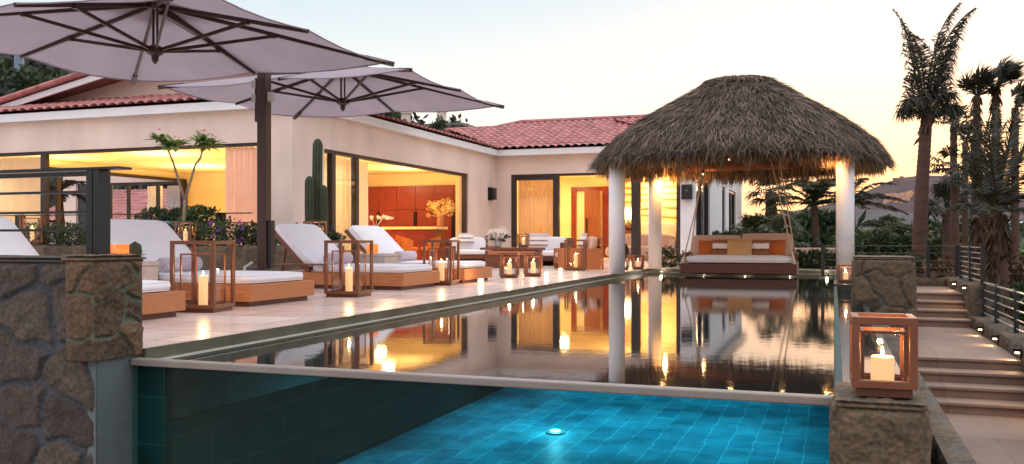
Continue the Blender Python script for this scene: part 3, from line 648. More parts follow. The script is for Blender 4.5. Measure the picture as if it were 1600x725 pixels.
# further wing seen through the room
wg = thing('garden_wing', 'white garden wing with dark framed glazing seen through the left room', 'house', (-27, 30, 0))
m_ = MB(); m_.box(-31, -30.3, 30, 30.3, 0, 3.9); m_.box(-29.5, -28.6, 30, 30.3, 0, 3.9); m_.box(-24.6, -20, 30, 30.3, 0, 3.9); m_.box(-30.3, -29.5, 30, 30.3, 3.05, 3.9); m_.box(-28.6, -24.6, 30, 30.3, 3.05, 3.9); m_.build('wall', plaster, wg, off=wg.location)
m_ = MB(); m_.box(-26.8, -20, 33, 33.2, 0, 3.4); m_.box(-26.8, -20, 30.3, 33, 3.3, 3.4); m_.build('inner_wall', interior_m, wg, off=wg.location)
m_ = MB()
for x in (-28.6, -27.65, -26.15, -24.7): m_.box(x, x + .12, 30.05, 30.15, 0, 3.049)
m_.box(-28.48, -24.7, 30.06, 30.14, 2.95, 3.049); m_.build('window_frame', dark_metal, wg, off=wg.location)
MB().box(-30.28, -29.52, 30.1, 30.12, 0, 3.04).build('pane', dglass, wg, off=wg.location)
curtain((-26.9, 30.4), (-26.1, 30.4), .02, 2.9, 5, .04, curtain_m, wg, wg.location); curtain((-25.9, 30.4), (-25.1, 30.4), .02, 2.9, 5, .04, white_fab, wg, wg.location)
lamp('cove_light', 'AREA', (-25.3, 31.6, 2.4), 60, warm, .8, rot=(PI, 0, 0))
pv = thing('low_pavilion', 'low outbuilding with a pink tiled roof beyond the garden wing', 'outbuilding', (-32, 34, 0))
m_ = MB(); tile_roof(m_, (-37, 33.4, 1.55), (1, 0, 0), (0, 1, 0), 10, 4.2, .42, per=.3, row=.4); m_.build('tiled_roof', tile_m, pv, off=pv.location)
m_ = MB(); m_.box(-36.8, -27.2, 33.7, 37.5, 0, 1.5); m_.build('wall', plaster, pv, off=pv.location)

# wall lamp and speaker
wlp = thing('wall_lamp', 'small black box lamp on the cream wall left of the bedroom door', 'wall lamp', (-10.999, 28.7, 2.24))
MB().box(.0, .05, -.2, .2, -.22, .22).box(.05, .2, -.14, .14, -.2, .2).build('housing', black_m, wlp, bevel=.01)
MB().box(.201, .21, -.05, .05, -.1, .08).build('lens', mat('dim_lens', s(60, 56, 60), .2), wlp)
spk = thing('wall_speaker', 'flat black speaker hanging on the narrow white wall near the palapa', 'speaker', (-4.44, 29.29, 2.22))
MB().box(-.17, .17, -.16, .0, -.24, .24).build('cabinet', black_m, spk, bevel=.015)
MB().box(-.03, .03, -.166, -.161, .02, .07).build('badge', mat('grey_badge', s(110, 110, 112), .4), spk)

# ================================================================== UMBRELLAS
def umbrella(label, cx, cy, hx, hy, mast):
    """square cantilever canopy; local origin = foot of its mast"""
    root = thing('cantilever_umbrella', label, 'umbrella', (mast[0], mast[1], 0), 0, 'square cantilever umbrellas over the loungers')
    off = root.location; ze, za = 2.80, 3.24
    def rz(a, b):   # canopy height: pyramid with slight sag between ribs
        m_ = max(abs(a), abs(b)); k = min(abs(a), abs(b)) / m_ if m_ > 1e-6 else 1
        sag = .05 * m_ * (math.sin(PI * k) ** 1)
        return za - (za - ze) * m_ - sag
    cn = MB()
    cn.grid(lambda u, v: (cx + (2 * u - 1) * hx * (1 - .012 * math.sin(PI * v)), cy + (2 * v - 1) * hy * (1 - .012 * math.sin(PI * u)), rz(2 * u - 1, 2 * v - 1)), 48, 48)
    cn.build('canopy', canvas, root, off=off, smooth=True)
    vt = MB(); vt.grid(lambda u, v: (cx + (2 * u - 1) * .45, cy + (2 * v - 1) * .45, za + .07 - .12 * max(abs(2 * u - 1), abs(2 * v - 1))), 8, 8); vt.build('vent_flap', canvas, root, off=off, smooth=True)
    hem = MB()
    for (a, b) in (((-1, -1), (1, -1)), ((1, -1), (1, 1)), ((1, 1), (-1, 1)), ((-1, 1), (-1, -1))):
        pts = [(cx + (a[0] + (b[0] - a[0]) * t) * hx * .996, cy + (a[1] + (b[1] - a[1]) * t) * hy * .996, rz(a[0] + (b[0] - a[0]) * t, a[1] + (b[1] - a[1]) * t) - .006) for t in [i / 10 for i in range(11)]]
        hem.tube(pts, .008, 5)
    hem.build('hem', canvas, root, off=off)
    hub = Vector((cx, cy, 2.72)); top = Vector((cx, cy, za - .02))
    hb = MB(); hb.lathe([(.05, .05), (.09, .03), (.09, -.03), (.04, -.06), (.035, -.11), (.0, -.15)], hub, 12); hb.tube([hub + Vector((.03, 0, 0)), top + Vector((.03, 0, 0))], .012, 6); hb.tube([hub + Vector((-.04, .02, 0)), top + Vector((-.04, .02, 0))], .014, 6); hb.lathe([(.07, -.06), (.1, .0), (.05, .02)], top, 12)
    hb.build('hub', pole_m, root, off=off)
    for (a, b) in ((-1, -1), (0, -1), (1, -1), (1, 0), (1, 1), (0, 1), (-1, 1), (-1, 0)):
        rb = MB(); p0 = top + Vector((a * .06, b * .06, -.03)); e = Vector((cx + a * hx, cy + b * hy, ze + .0)); rb.bar(p0, e - Vector((0, 0, .02)), .028, .042)
        if a and b: rb.bar(e + (p0 - e) * .12 - Vector((0, 0, .02)), e + (e - p0) * .02 - Vector((0, 0, .02)), .05, .05)
        r_ = rb.build('rib', pole_m, root, off=off)
        mid = p0 + (e - p0) * (.46 if a and b else .6) - Vector((0, 0, .03)); st = MB(); st.bar(hub + Vector((a * .05, b * .05, 0)), mid, .022, .034); st.box(mid.x - .025, mid.x + .025, mid.y - .025, mid.y + .025, mid.z - .02, mid.z + .04)
        st.build('strut', pole_m, r_, off=off)
    return root, off, hub, top
u1, of1, h1, t1 = umbrella('big square mauve umbrella overhanging the nearest loungers, cut by the top of the photo', -6.8, 7.8, 1.88, 1.75, (-6.78, 9.74))
MB().box(-6.85, -6.72, 9.67, 9.80, 0, 3.0).build('mast', pole_m, u1, off=of1, bevel=.01)
a_ = MB(); a_.bar((-6.8, 9.7, 2.86), (-6.8, 7.9, 3.17), .07, .09); a_.build('arm', pole_m, u1, off=of1)
MB().box(-6.72, -6.66, 9.70, 9.78, .35, .95).box(-6.90, -6.86, 9.70, 9.78, 2.2, 2.75).build('crank_box', black_metal, u1, off=of1)
MB().box(-6.93, -6.87, 9.67, 9.73, 2.62, 2.72).box(-6.69, -6.63, 9.67, 9.73, 2.44, 2.56).box(-6.93, -6.87, 9.67, 9.73, 2.44, 2.54).build('bracket', steel, u1, off=of1)
MB().tube([(-6.92, 9.68, .42), (-6.98, 9.6, .36), (-6.95, 9.55, .26)], .018, 8).build('crank_handle', steel, u1, off=of1)
MB().box(-7.15, -6.4, 9.4, 10.1, .0, .05).build('base_plate', black_metal, u1, off=of1)
u2, of2, h2, t2 = umbrella('square mauve umbrella behind the mast, shown whole against the villa', -6.75, 11.62, 1.86, 1.62, (-6.885, 9.865))
MB().box(-6.905, -6.865, 9.83, 9.90, 0, 2.9).build('mast', pole_m, u2, off=of2, bevel=.008)
a_ = MB(); a_.bar((-6.885, 9.9, 2.86), (-6.75, 11.5, 3.17), .06, .08); a_.build('arm', pole_m, u2, off=of2)

# ================================================================== LOUNGERS
def make_lounger():
    r = thing('sun_lounger', 'x', 'sun lounger', (0, 0, 0), 0, 'teak sun loungers with white cushions along the pool')
    MB().box(-1.1, 1.1, -.62, .62, .055, .235).build('base', teak, r, bevel=.006)
    MB().box(-1.04, 1.04, -.56, .56, 0, .055).build('plinth', dark_wood, r)
    MB().cushion((.30, 0, .285), (1.50, 1.16, .12), pipe=True).build('seat_cushion', white_fab, r, smooth=True)
    ang = math.atan2(.54, .56); M = Matrix.Rotation(ang, 4, 'Y'); Lb = .86
    c = Vector((-.47, 0, .29)) + Vector((-math.cos(ang), 0, math.sin(ang))) * (Lb / 2) + Vector((math.sin(ang), 0, math.cos(ang))) * .05
    MB().cushion(c, (Lb, 1.14, .12), M, pipe=True).build('back_cushion', white_fab, r, smooth=True)
    bf = MB(); c2 = Vector((-.47, 0, .25)) + Vector((-math.cos(ang), 0, math.sin(ang))) * (Lb / 2 + .0)
    for yy in (-.54, .54): bf.obox(c2 + Vector((0, yy, 0)), (Lb / 2 + .02, .025, .03), M)
    for k in range(8): bf.obox(Vector((-.47, 0, .25)) + Vector((-math.cos(ang), 0, math.sin(ang))) * (Lb * (k + .5) / 8), (.035, .52, .012), M)
    bf.build('backrest_frame', teak_d, r)
    MB().bar((-.98, -.45, .24), (-.92, -.45, .62), .03, .03).bar((-.98, .45, .24), (-.92, .45, .62), .03, .03).build('back_strut', teak_d, r)
    MB().box(-1.12, -.12, -.66, -.58, .335, .36).box(-.16, -.12, -.66, -.58, .237, .335).box(-1.12, -1.08, -.66, -.58, .237, .335).build('side_rail', teak_d, r, bevel=.003)
    return r
lg = make_lounger()
for i, (x, y, lb) in enumerate([(-6.78, 6.30, 'white cushioned teak lounger nearest the camera, half hidden by the dark stone wall'),
                                (-6.87, 8.66, 'white cushioned teak lounger behind the nearest tall lantern'),
                                (-6.74, 11.98, 'white cushioned teak lounger just behind the umbrella mast'),
                                (-6.66, 14.0, 'white cushioned teak lounger farthest from the camera, next to the patio chairs')]):
    place(lg, i > 0, (x, y, 0), 0, lb)
def make_towel():
    m_ = MB(); rs = random.Random(2)
    m_.tube([(0, -.28, .075), (0, -.27, .075), (0, .27, .075), (0, .28, .075)], [.05, .072, .072, .05], 18)
    pts = [(math.cos(t) * (.066 - t * .0045), -.283, .075 + math.sin(t) * (.066 - t * .0045)) for t in [k * .35 for k in range(36)]]
    m_.tube(pts, .005, 5); return m_
for i, (x, y, lb) in enumerate([(-7.02, 8.45, 'rolled pinkish towel at the head of the lounger behind the nearest lantern'), (-6.90, 11.75, 'rolled pinkish towel on the lounger behind the mast'), (-6.82, 13.8, 'rolled pale towel on the farthest lounger')]):
    if i == 0: tw = make_towel().build('rolled_towel', towel_m, smooth=True); tag(tw, lb, 'towel', 'rolled towels on the loungers')
    else: tw = tw.copy(); C.objects.link(tw); tw['label'] = lb
    tw.location = (x, y, .345); tw.scale = (1.15, 1.1, 1.15)

# concrete side tables with amber candles
def make_side_table():
    r = thing('side_table', 'x', 'side table', (0, 0, 0), 0, 'pale cube side tables between the loungers')
    MB().box(-.25, .25, -.25, .25, .44, .485).build('top', concrete, r, bevel=.008)
    MB().box(-.24, .24, -.24, .24, .0, .438).build('body', concrete, r, bevel=.008)
    return r
st_ = make_side_table()
place(st_, False, (-6.91, 7.46, 0), 0, 'pale cube side table right of the dark stone wall with amber candle pots')
place(st_, True, (-6.9, 13.0, 0), 0, 'pale cube side table between the two far loungers holding an amber candle glass')
def amber_pot(label, x, y, z, r0=.055, h=.11, cactus=False):
    r = thing('candle_glass', label, 'candle', (x, y, z), 0, 'amber glowing candle glasses')
    MB().lathe([(r0 * .85, 0), (r0, .02), (r0, h), (r0 * .86, h), (r0 * .8, h * .8)], n=16).build('glass_cup', amber, r, smooth=True)
    return r
amber_pot('amber candle glass, left one of the pair beside the dark stone wall', -7.02, 7.35, .486, .06, .175)
amber_pot('amber candle glass, right one of the pair beside the dark stone wall', -6.86, 7.38, .486, .075, .175)
cp = MB(); cp.lathe([(.0, 0), (.04, .01), (.06, .05), (.05, .09), (.0, .11)], n=12); o = cp.build('small_cactus', cactus_m, off=(0, 0, 0), smooth=True); o.location = (-6.9, 7.62, .486); tag(o, 'tiny round cactus behind the amber candle glasses', 'cactus')
o.scale = (1.2, 1.2, 1.9)
amber_pot('bigger amber candle glass glowing on the side table by the far loungers', -6.98, 12.95, .486, .095, .15)

# ================================================================== LANTERNS
def make_lantern(w_, h_, name='candle_lantern', candle_h=.3, cr=.05, fr=.035, en=2.2):
    r = thing(name, 'x', 'lantern', (0, 0, 0), 0, 'teak and glass candle lanterns')
    a = w_ / 2; f = fr
    m_ = MB()
    for sx in (-1, 1):
        for sy in (-1, 1): m_.box(min(sx * a, sx * (a - f)), max(sx * a, sx * (a - f)), min(sy * a, sy * (a - f)), max(sy * a, sy * (a - f)), .04 + f, h_ - f)
    for z in (.04, h_ - f):
        m_.box(-a, a, -a, -a + f, z, z + f).box(-a, a, a - f, a, z, z + f).box(-a, -a + f, -a + f, a - f, z, z + f).box(a - f, a, -a + f, a - f, z, z + f)
    m_.build('outer_frame', teak_d, r, bevel=.002)
    MB().box(-a + .02, a - .02, -a + .02, a - .02, 0, .04).box(-a + f, a - f, -a + f, a - f, .041, .052).build('base', dark_wood, r)
    b = a * .70; h2 = h_ * .82; g_ = .014; m_ = MB()
    for sx in (-1, 1):
        for sy in (-1, 1): m_.box(min(sx * b, sx * (b - g_)), max(sx * b, sx * (b - g_)), min(sy * b, sy * (b - g_)), max(sy * b, sy * (b - g_)), .053 + g_, h2 - g_)
    for z in (.053, h2 - g_): m_.box(-b, b, -b, -b + g_, z, z + g_).box(-b, b, b - g_, b, z, z + g_).box(-b, -b + g_, -b + g_, b - g_, z, z + g_).box(b - g_, b, -b + g_, b - g_, z, z + g_)
    m_.build('inner_frame', teak_d, r)
    m_ = MB(); e = .003; c_ = b - .005
    m_.box(-c_, c_, -c_ - e, -c_, .07, h2 - .015).box(-c_, c_, c_, c_ + e, .07, h2 - .015).box(-c_ - e, -c_, -c_, c_, .07, h2 - .015).box(c_, c_ + e, -c_, c_, .07, h2 - .015)
    m_.build('glass', glass, r)
    cn = MB().lathe([(cr, 0), (cr, candle_h * .97), (cr * .9, candle_h), (cr * .5, candle_h - .008), (.0, candle_h - .012)], (0, 0, .053), 20).build('candle', wax, r, smooth=False)
    z0 = .053 + candle_h; MB().lathe([(.0, 0), (.007, .012), (.008, .02), (.004, .036), (.0, .05)], (0, 0, z0 - .002), 10).build('flame', flame, cn, smooth=True)
    lamp('candle_light', 'POINT', (0, 0, z0 + .05), en, (1, .55, .20), .015, parent=r)
    return r
L1 = make_lantern(.46, .70, candle_h=.30, cr=.045, en=3.4)
tall = [((-5.92, 7.47, 0), .2, 'tall teak lantern standing between the two nearest loungers'),
        ((-5.72, 10.0, 0), .1, 'tall teak lantern in front of the umbrella mast'),
        ((-5.78, 12.97, 0), .12, 'tall teak lantern between the two farther loungers'),
        ((-5.55, 19.95, 0), .15, 'tall teak lantern in front of the slatted patio armchair'),
        ((-16.6, 15.22, .6), .7, 'tall teak lantern on the planter wall behind the near railing')]
for i, (p, rz_a, lb) in enumerate(tall): place(L1, i > 0, p, rz_a, lb)
L2 = make_lantern(.34, .46, candle_h=.22, cr=.045, fr=.028, en=4.5)
sm = [((-5.65, 15.75, 0), .25, 'small teak lantern, nearer one of the pair on the deck past the loungers'),
      ((-5.42, 16.45, 0), .25, 'small teak lantern, farther one of the pair on the deck past the loungers'),
      ((-12.5, 15.22, .6), .35, 'small teak lantern on the flowering planter below the forked tree'),
      ((-9.45, 15.22, .6), .1, 'small teak lantern at the right end of the planter next to the cactus')]
for i, (p, rz_a, lb) in enumerate(sm): place(L2, i > 0, p, rz_a, lb)
L3 = make_lantern(.27, .33, candle_h=.14, cr=.04, fr=.022, en=3.5)
sm = [((-7.15, 20.95, .51), .2, 'little teak lantern standing on the console table beside the white flowers'),
      ((-4.62, 20.7, 0), .1, 'little teak lantern on the deck between the two left columns, left one'),
      ((-4.35, 21.1, 0), .3, 'little teak lantern on the deck between the two left columns, right one'),
      ((.2, 17.2, -.07), .1, 'little teak lantern on the dark tiled block under the right column')]
for i, (p, rz_a, lb) in enumerate(sm): place(L3, i > 0, p, rz_a, lb)
L4 = make_lantern(.28, .365, candle_h=.12, cr=.052, fr=.034, en=2.2)
place(L4, False, (.215, 4.60, -.005), .02, 'cube shaped teak lantern with a fat candle on the right stone pier')
# tealight globes on the deck
for i, (p, lb) in enumerate([((-5.35, 13.55), 'tiny glowing tealight glass by the corner of the farthest lounger'), ((-5.2, 16.6), 'tiny glowing tealight glass in front of the pair of small lanterns'), ((-5.6, 18.9), 'tiny glowing tealight glass left of the tall lantern by the patio chairs')]):
    if i == 0:
        tl = thing('tealight', lb, 'candle', (0, 0, 0), 0, 'tealight glasses on the deck')
        MB().lathe([(.025, 0), (.045, .02), (.05, .05), (.042, .08)], n=12).build('glass_cup', mat('lit_glass_cup', s(255, 220, 170), .3, emis=(1, .6, .28), estr=1.6), tl, smooth=True)
        MB().lathe([(.0, 0), (.008, .012), (.0, .04)], (0, 0, .03), 8).build('flame', flame, tl); lamp('tealight_glow', 'POINT', (0, 0, .12), 2.4, (1, .55, .2), .03, parent=tl)
        place(tl, False, (*p, 0), 0, lb)
    else: place(tl, True, (*p, 0), 0, lb)

# ================================================================== PATIO FURNITURE
ct = thing('console_table', 'low wooden table with pale slab top holding white flowers', 'table', (-7.55, 21.3, 0))
MB().box(-.72, .72, -.42, .42, .44, .50).build('top', teak_d, ct, bevel=.006)
MB().box(-.60, .66, -.38, .38, 0, .43).build('body', teak_d, ct, bevel=.006); MB().box(-.5, .70, -.44, -.425, .33, .425).build('drawer_front', teak, ct)
vs = thing('flower_vase', 'round white flower heads in a white vase on the low table', 'flowers', (-7.95, 21.3, .5))
MB().lathe([(.07, 0), (.10, .04), (.10, .13), (.07, .18), (.09, .2)], n=18).build('vase', ceramic, vs, smooth=True)
rs = random.Random(12)
def blob_leaves(mb, c, rad, n, size, rs, shell=.5, up=0, asp=1.6):
    for _ in range(n):
        d = Vector((rs.gauss(0, 1), rs.gauss(0, 1), rs.gauss(0, 1))).normalized(); k = shell + (1 - shell) * rs.random()
        p = Vector((c[0] + d.x * rad[0] * k, c[1] + d.y * rad[1] * k, c[2] + d.z * rad[2] * k))
        a = (d + Vector((rs.gauss(0, .6), rs.gauss(0, .6), rs.gauss(0, .6) + up))).normalized(); b = a.cross(Vector((rs.gauss(0, 1), rs.gauss(0, 1), rs.gauss(0, 1)))).normalized(); sz = size * rs.uniform(.6, 1.3)
        q = p + a * sz * asp; m_ = (p + q) / 2
        mb.add([p, m_ + b * sz * .45, q, m_ - b * sz * .45], [(0, 1, 2, 3)])
    return mb
fb = MB()
for _ in range(11):
    d = Vector((rs.gauss(0, 1), rs.gauss(0, 1), abs(rs.gauss(0, .8)))).normalized(); blob_leaves(fb, (d.x * .2, d.y * .2, .32 + d.z * .13), (.1, .1, .1), 110, .022, rs, .8, asp=1)
fb.build('blooms', flower_w, vs); fb = MB(); blob_leaves(fb, (0, 0, .26), (.26, .26, .07), 90, .06, rs, .6); fb.build('leaves', leaf_dark, vs)

def pillow_obj(name, label, c, w_, h_, t_, M, m, group=None):
    o = MB().pillow((0, 0, 0), w_, h_, t_, M).build(name, m, smooth=True); o.location = c; return tag(o, label, 'pillow', group)
def stripemat(name, cols, scale, zig=0.0):
    m = bpy.data.materials.new(name); m.use_nodes = True; t = m.node_tree; P = t.nodes['Principled BSDF']; l = t.links.new; P.inputs['Roughness'].default_value = .95
    co = t.nodes.new('ShaderNodeTexCoord'); sp = t.nodes.new('ShaderNodeSeparateXYZ'); l(co.outputs['Object'], sp.inputs[0])
    n = t.nodes.new('ShaderNodeTexNoise'); n.inputs['Scale'].default_value = 30; l(co.outputs['Object'], n.inputs[0])
    a = t.nodes.new('ShaderNodeMath'); a.operation = 'MULTIPLY_ADD'; l(n.outputs[0], a.inputs[0]); a.inputs[1].default_value = zig; l(sp.outputs[2], a.inputs[2])
    mr = t.nodes.new('ShaderNodeMapRange'); l(a.outputs[0], mr.inputs[0]); mr.inputs[1].default_value = -scale; mr.inputs[2].default_value = scale
    r = t.nodes.new('ShaderNodeValToRGB'); r.color_ramp.interpolation = 'CONSTANT'; e = r.color_ramp.elements; e[0].position = 0; e[0].color = (*cols[0][1], 1); e[1].position = cols[1][0]; e[1].color = (*cols[1][1], 1)
    for p, c in cols[2:]: k = e.new(p); k.color = (*c, 1)
    l(mr.outputs[0], r.inputs[0]); l(r.outputs[0], P.inputs['Base Color']); return m
tan_b, wht = s(150, 96, 70), s(238, 228, 224)
stripe_m = stripemat('striped_pillow_fabric', [(0, s(200, 170, 156)), (.12, tan_b), (.38, s(116, 70, 54)), (.48, wht), (.72, tan_b), (.9, s(206, 180, 168))], .24, .05)
band_m = stripemat('banded_pillow_fabric', [(0, wht), (.2, s(206, 196, 200)), (.3, s(150, 118, 112)), (.38, wht), (.55, s(130, 126, 148)), (.62, wht), (.8, s(190, 180, 186))], .25, .05)
RX = lambda a: Matrix.Rotation(R(a), 4, 'X'); RZ = lambda a: Matrix.Rotation(R(a), 4, 'Z')

def armchair(label, loc, rz, w_, d_, wood, arm_z=.49, back_z=.78, slats=True, solid=False, cush=pink_fab, tall=False):
    """front faces local -Y"""
    r = thing('patio_armchair', label, 'armchair', loc, rz, 'low teak patio armchairs'); a = w_ / 2; b = d_ / 2
    MB().box(-a + .09, a - .09, -b, b, .13, .24).build('seat_base', wood, r, bevel=.005)
    for sx in (-1, 1):
        x0, x1 = (sx * a, sx * (a - .09)) if sx < 0 else (sx * (a - .09), sx * a)
        if solid: MB().box(x0, x1, -b, b, 0, arm_z).build('arm', wood, r, bevel=.006)
        else: MB().box(x0, x1, -b, -b + .1, 0, arm_z - .05).box(x0, x1, b - .1, b, 0, arm_z - .05).box(x0 - .01, x1 + .01, -b, b, arm_z - .049, arm_z).build('arm', wood, r, bevel=.006)
    bk = MB()
    if slats:
        for k in range(4): z0 = .06 + k * (back_z - .06) / 4; bk.box(-a, a, b + .001, b + .05, z0, z0 + (back_z - .06) / 4 - .02)
        bk.box(-a + .05, -a + .15, b + .051, b + .08, 0, back_z); bk.box(a - .15, a - .05, b + .051, b + .08, 0, back_z)
    else: bk.box(-a, a, b + .001, b + .07, 0, back_z)
    bk.build('backrest', wood, r, bevel=.004)
    MB().cushion((0, -.02, .32), (w_ - .2, d_ - .06, .17)).build('seat_cushion', cush, r, smooth=True)
    MB().cushion((0, b - .13, .58), (w_ - .24, .16, .38), RX(-8)).build('back_cushion', cush, r, smooth=True)
    return r
armchair('wide patio armchair with white cushions outside the long opening', (-10.15, 24.9, 0), R(38), 1.35, .95, teak_d, .5, .75, True, False, white_fab)
pillow_obj('throw_pillow', 'grey and white pillow leaning on the white cushioned armchair', (-10.35, 25.0, .72), .5, .38, .16, RZ(38) @ RX(-20), band_m)
armchair('dark framed patio armchair behind the low table', (-7.35, 23.4, 0), 0, 1.25, .9, dark_wood, .62, .74, False, True, white_fab)
pillow_obj('throw_pillow', 'white pillow with grey and brown bands on the dark framed armchair', (-7.5, 23.15, .65), .62, .46, .18, RX(-14), band_m)
armchair('patio armchair with slatted wooden back turned to the pool column', (-5.85, 21.1, 0), R(-68), 1.2, 1.0, teak, .49, .76, True, True, pink_fab)
pillow_obj('throw_pillow', 'white and grey pillow on the slatted armchair', (-5.75, 21.3, .66), .46, .42, .16, RZ(-60) @ RX(-14), band_m)

# ================================================================== INTERIOR FURNITURE
cb = thing('wall_cabinet', 'tall red wood cabinets with long black handles along the back wall of the dining room', 'cabinet', (-14.2, 28.4, 0))
MB().box(-17.2, -11.47, 28.35, 28.64, 0, 2.55).build('body', red_wood, cb, off=cb.location)
for k in range(8):
    x0 = -17.15 + k * .71; dd = MB().box(x0, x0 + .695, 28.32, 28.349, .05, 1.72).box(x0, x0 + .695, 28.32, 28.349, 1.735, 2.5).build('door', red_wood, cb, off=cb.location)
    if k % 2 == 1: MB().box(x0 - .05, x0 - .015, 28.26, 28.318, .6, 1.65).box(x0 + .01, x0 + .045, 28.26, 28.318, .6, 1.65).build('handle', black_m, dd, off=cb.location)
il = thing('kitchen_island', 'dark red island counter with glowing pale top inside the dining room', 'counter', (-12.9, 26.3, 0))
MB().box(-14.2, -11.8, 25.9, 26.7, 0, 1.02).build('body', red_wood, il, off=il.location)
MB().box(-14.3, -11.7, 25.85, 26.75, 1.02, 1.10).build('top', mat('onyx_top', s(250, 220, 150), .3, .1, 4), il, off=il.location)
def make_dchair():
    r = thing('dining_chair', 'x', 'chair', (0, 0, 0), 0, 'amber tub dining chairs')
    MB().grid(lambda u, v: (math.cos(PI * (1.15 * u - .075)) * (.27 + .06 * v), math.sin(PI * (1.15 * u - .075)) * (.25 + .08 * v), .38 + v * (.28 + .16 * math.sin(PI * u))), 20, 4).build('back_shell', orange_chair, r, smooth=True)
    MB().cushion((0, -.02, .42), (.5, .5, .12)).build('seat', orange_chair, r, smooth=True)
    for sx in (-1, 1):
        for sy in (-1, 1): MB().bar((sx * .2, sy * .18, .37), (sx * .23, sy * .22, 0), .035, .035).build('leg', orange_chair, r)
    sl_ = r.copy
    return r
dc = make_dchair()
for i, (p, a, lb) in enumerate([((-12.35, 23.5, 0), .4, 'amber tub dining chair, leftmost of the three in the opening'), ((-11.85, 24.1, 0), 2.4, 'amber tub dining chair, middle one of the three in the opening'), ((-11.6, 25.2, 0), -1.2, 'amber tub dining chair, rightmost of the three in the opening')]): place(dc, i > 0, p, a, lb)
dt = thing('dining_table', 'low amber wood table among the tub dining chairs', 'table', (-12.6, 24.4, 0))
MB().box(-.8, .5, -.4, .4, .68, .73).build('top', orange_chair, dt); MB().box(-.1, .1, -.1, .1, 0, .68).build('leg', orange_chair, dt)
fa = thing('flower_arrangement', 'tall pale branching flowers in a vase at the right side of the dining room', 'flowers', (-11.75, 26.3, 0))
MB().lathe([(.09, 1.1), (.12, 1.15), (.1, 1.42), (.06, 1.45)], n=14).build('vase', mat('amber_vase', s(190, 120, 70), .2), fa, smooth=True)
fm = MB(); rs = random.Random(5)
for _ in range(36):
    d = Vector((rs.gauss(0, .6), rs.gauss(0, .6), rs.uniform(-.1, 1))).normalized() * rs.uniform(.25, .52); fm.tube([(0, 0, 1.42), tuple(Vector((0, 0, 1.5)) + d * .6), tuple(Vector((0, 0, 1.55)) + d)], .005, 4)
    blob_leaves(fm, Vector((0, 0, 1.55)) + d, (.08, .08, .08), 26, .03, rs, .4, asp=1.3)
fm.build('blooms', mat('pale_blossom', s(252, 226, 150), .8, .05, trans=.3), fa)
orc = thing('orchid', 'white orchid sprays in a dark pot at the left of the dining room', 'plant', (-12.45, 23.3, .73))
MB().lathe([(.08, 0), (.12, .12), (.11, .15)], n=12).build('pot', black_m, orc)
fm = MB()
for k in range(4):
    a = k * .9; pts = [(0, 0, .1), (math.cos(a) * .08, math.sin(a) * .05, .4), (math.cos(a) * .22 + .05, math.sin(a) * .1, .62), (math.cos(a) * .38 + .15, math.sin(a) * .15, .58)]
    fm.tube(pts, .006, 5)
    for t in range(7): q = Vector(pts[2]).lerp(Vector(pts[3]), t / 6); blob_leaves(fm, q, (.04, .04, .04), 10, .04, rs, .3, asp=1)
blob_leaves(fm, (0, 0, .18), (.16, .16, .06), 40, .06, rs, .4)
fm.build('flower_sprays', flower_w, orc)
cf = thing('ceiling_fan', 'white ceiling fan hanging in the dining room', 'fan', (-13.0, 22.8, 3.0))
MB().tube([(0, 0, 0), (0, 0, -.25)], .02, 8).lathe([(.03, -.22), (.07, -.28), (.14, -.42), (.12, -.46)], n=14).build('motor', ceramic, cf, smooth=True)
for k in range(4):
    a = k * PI / 2 + .3; MB().obox((math.cos(a) * .42, math.sin(a) * .42, -.42), (.32, .06, .008), Matrix.Rotation(a, 4, 'Z') @ Matrix.Rotation(.15, 4, 'X')).build('blade', ceramic, cf)
sc_ = thing('carved_screen', 'narrow orange patterned wall screen beside the blush curtain', 'screen', (-15.0, 22.3, .9))
m_ = MB(); m_.box(-.16, .16, 0, .03, 0, 1.6)
for k in range(16): m_.bar((-.14, -.01, k * .1 + .03), (0, -.01, k * .1 + .09), .02, .02); m_.bar((0, -.01, k * .1 + .09), (.14, -.01, k * .1 + .03), .02, .02)
m_.build('lattice', orange_chair, sc_)
# bedroom
def table_lamp(label, loc, e):
    r = thing('table_lamp', label, 'lamp', loc, 0, 'glowing bedside lamps')
    MB().lathe([(.08, 0), (.14, .06), (.15, .2), (.06, .3), (.02, .34), (.02, .42)], n=16).build('base', mat('dark_lamp_base', s(90, 56, 36), .3), r, smooth=True)
    MB().lathe([(.24, .40), (.20, .86)], n=24).build('lamp_shade', mat('lit_lamp_shade', s(255, 236, 200), .9, emis=(1, .74, .42), estr=2.2), r, smooth=True)
    lamp('bulb', 'POINT', (0, -.35, .65), e, (1, .66, .3), .12, parent=r); return r
table_lamp('glowing bedside lamp left of the bed, in front of the striated wall', (-7.2, 33.2, 1.03), 26)
table_lamp('glowing bedside lamp right of the bed, next to the dark door post', (-5.0, 32.6, 1.0), 22)
ns = thing('nightstand', 'dark nightstand under the left bedside lamp', 'nightstand', (-7.2, 33.2, 0)); MB().box(-.35, .35, -.25, .25, .3, 1.03).build('body', dark_wood, ns); 
for sx in (-.3, .3): MB().box(sx - .03, sx + .03, -.2, .2, 0, .3).build('leg', dark_wood, ns)
ns = thing('nightstand', 'light nightstand under the right bedside lamp', 'nightstand', (-5.0, 32.6, 0)); MB().box(-.3, .3, -.25, .25, .3, 1.0).build('body', teak_d, ns)
for sx in (-.25, .25): MB().box(sx - .03, sx + .03, -.2, .2, 0, .3).build('leg', teak_d, ns)
bed = thing('bed', 'wide white bed with sand coloured headboard in the bedroom', 'bed', (-6.2, 32.2, 0))
MB().box(-.85, .75, -1.0, 1.1, .15, .45).build('frame', teak_d, bed, bevel=.02); MB().cushion((-.05, 0, .58), (1.56, 2.1, .34)).build('mattress', white_fab, bed, smooth=True)
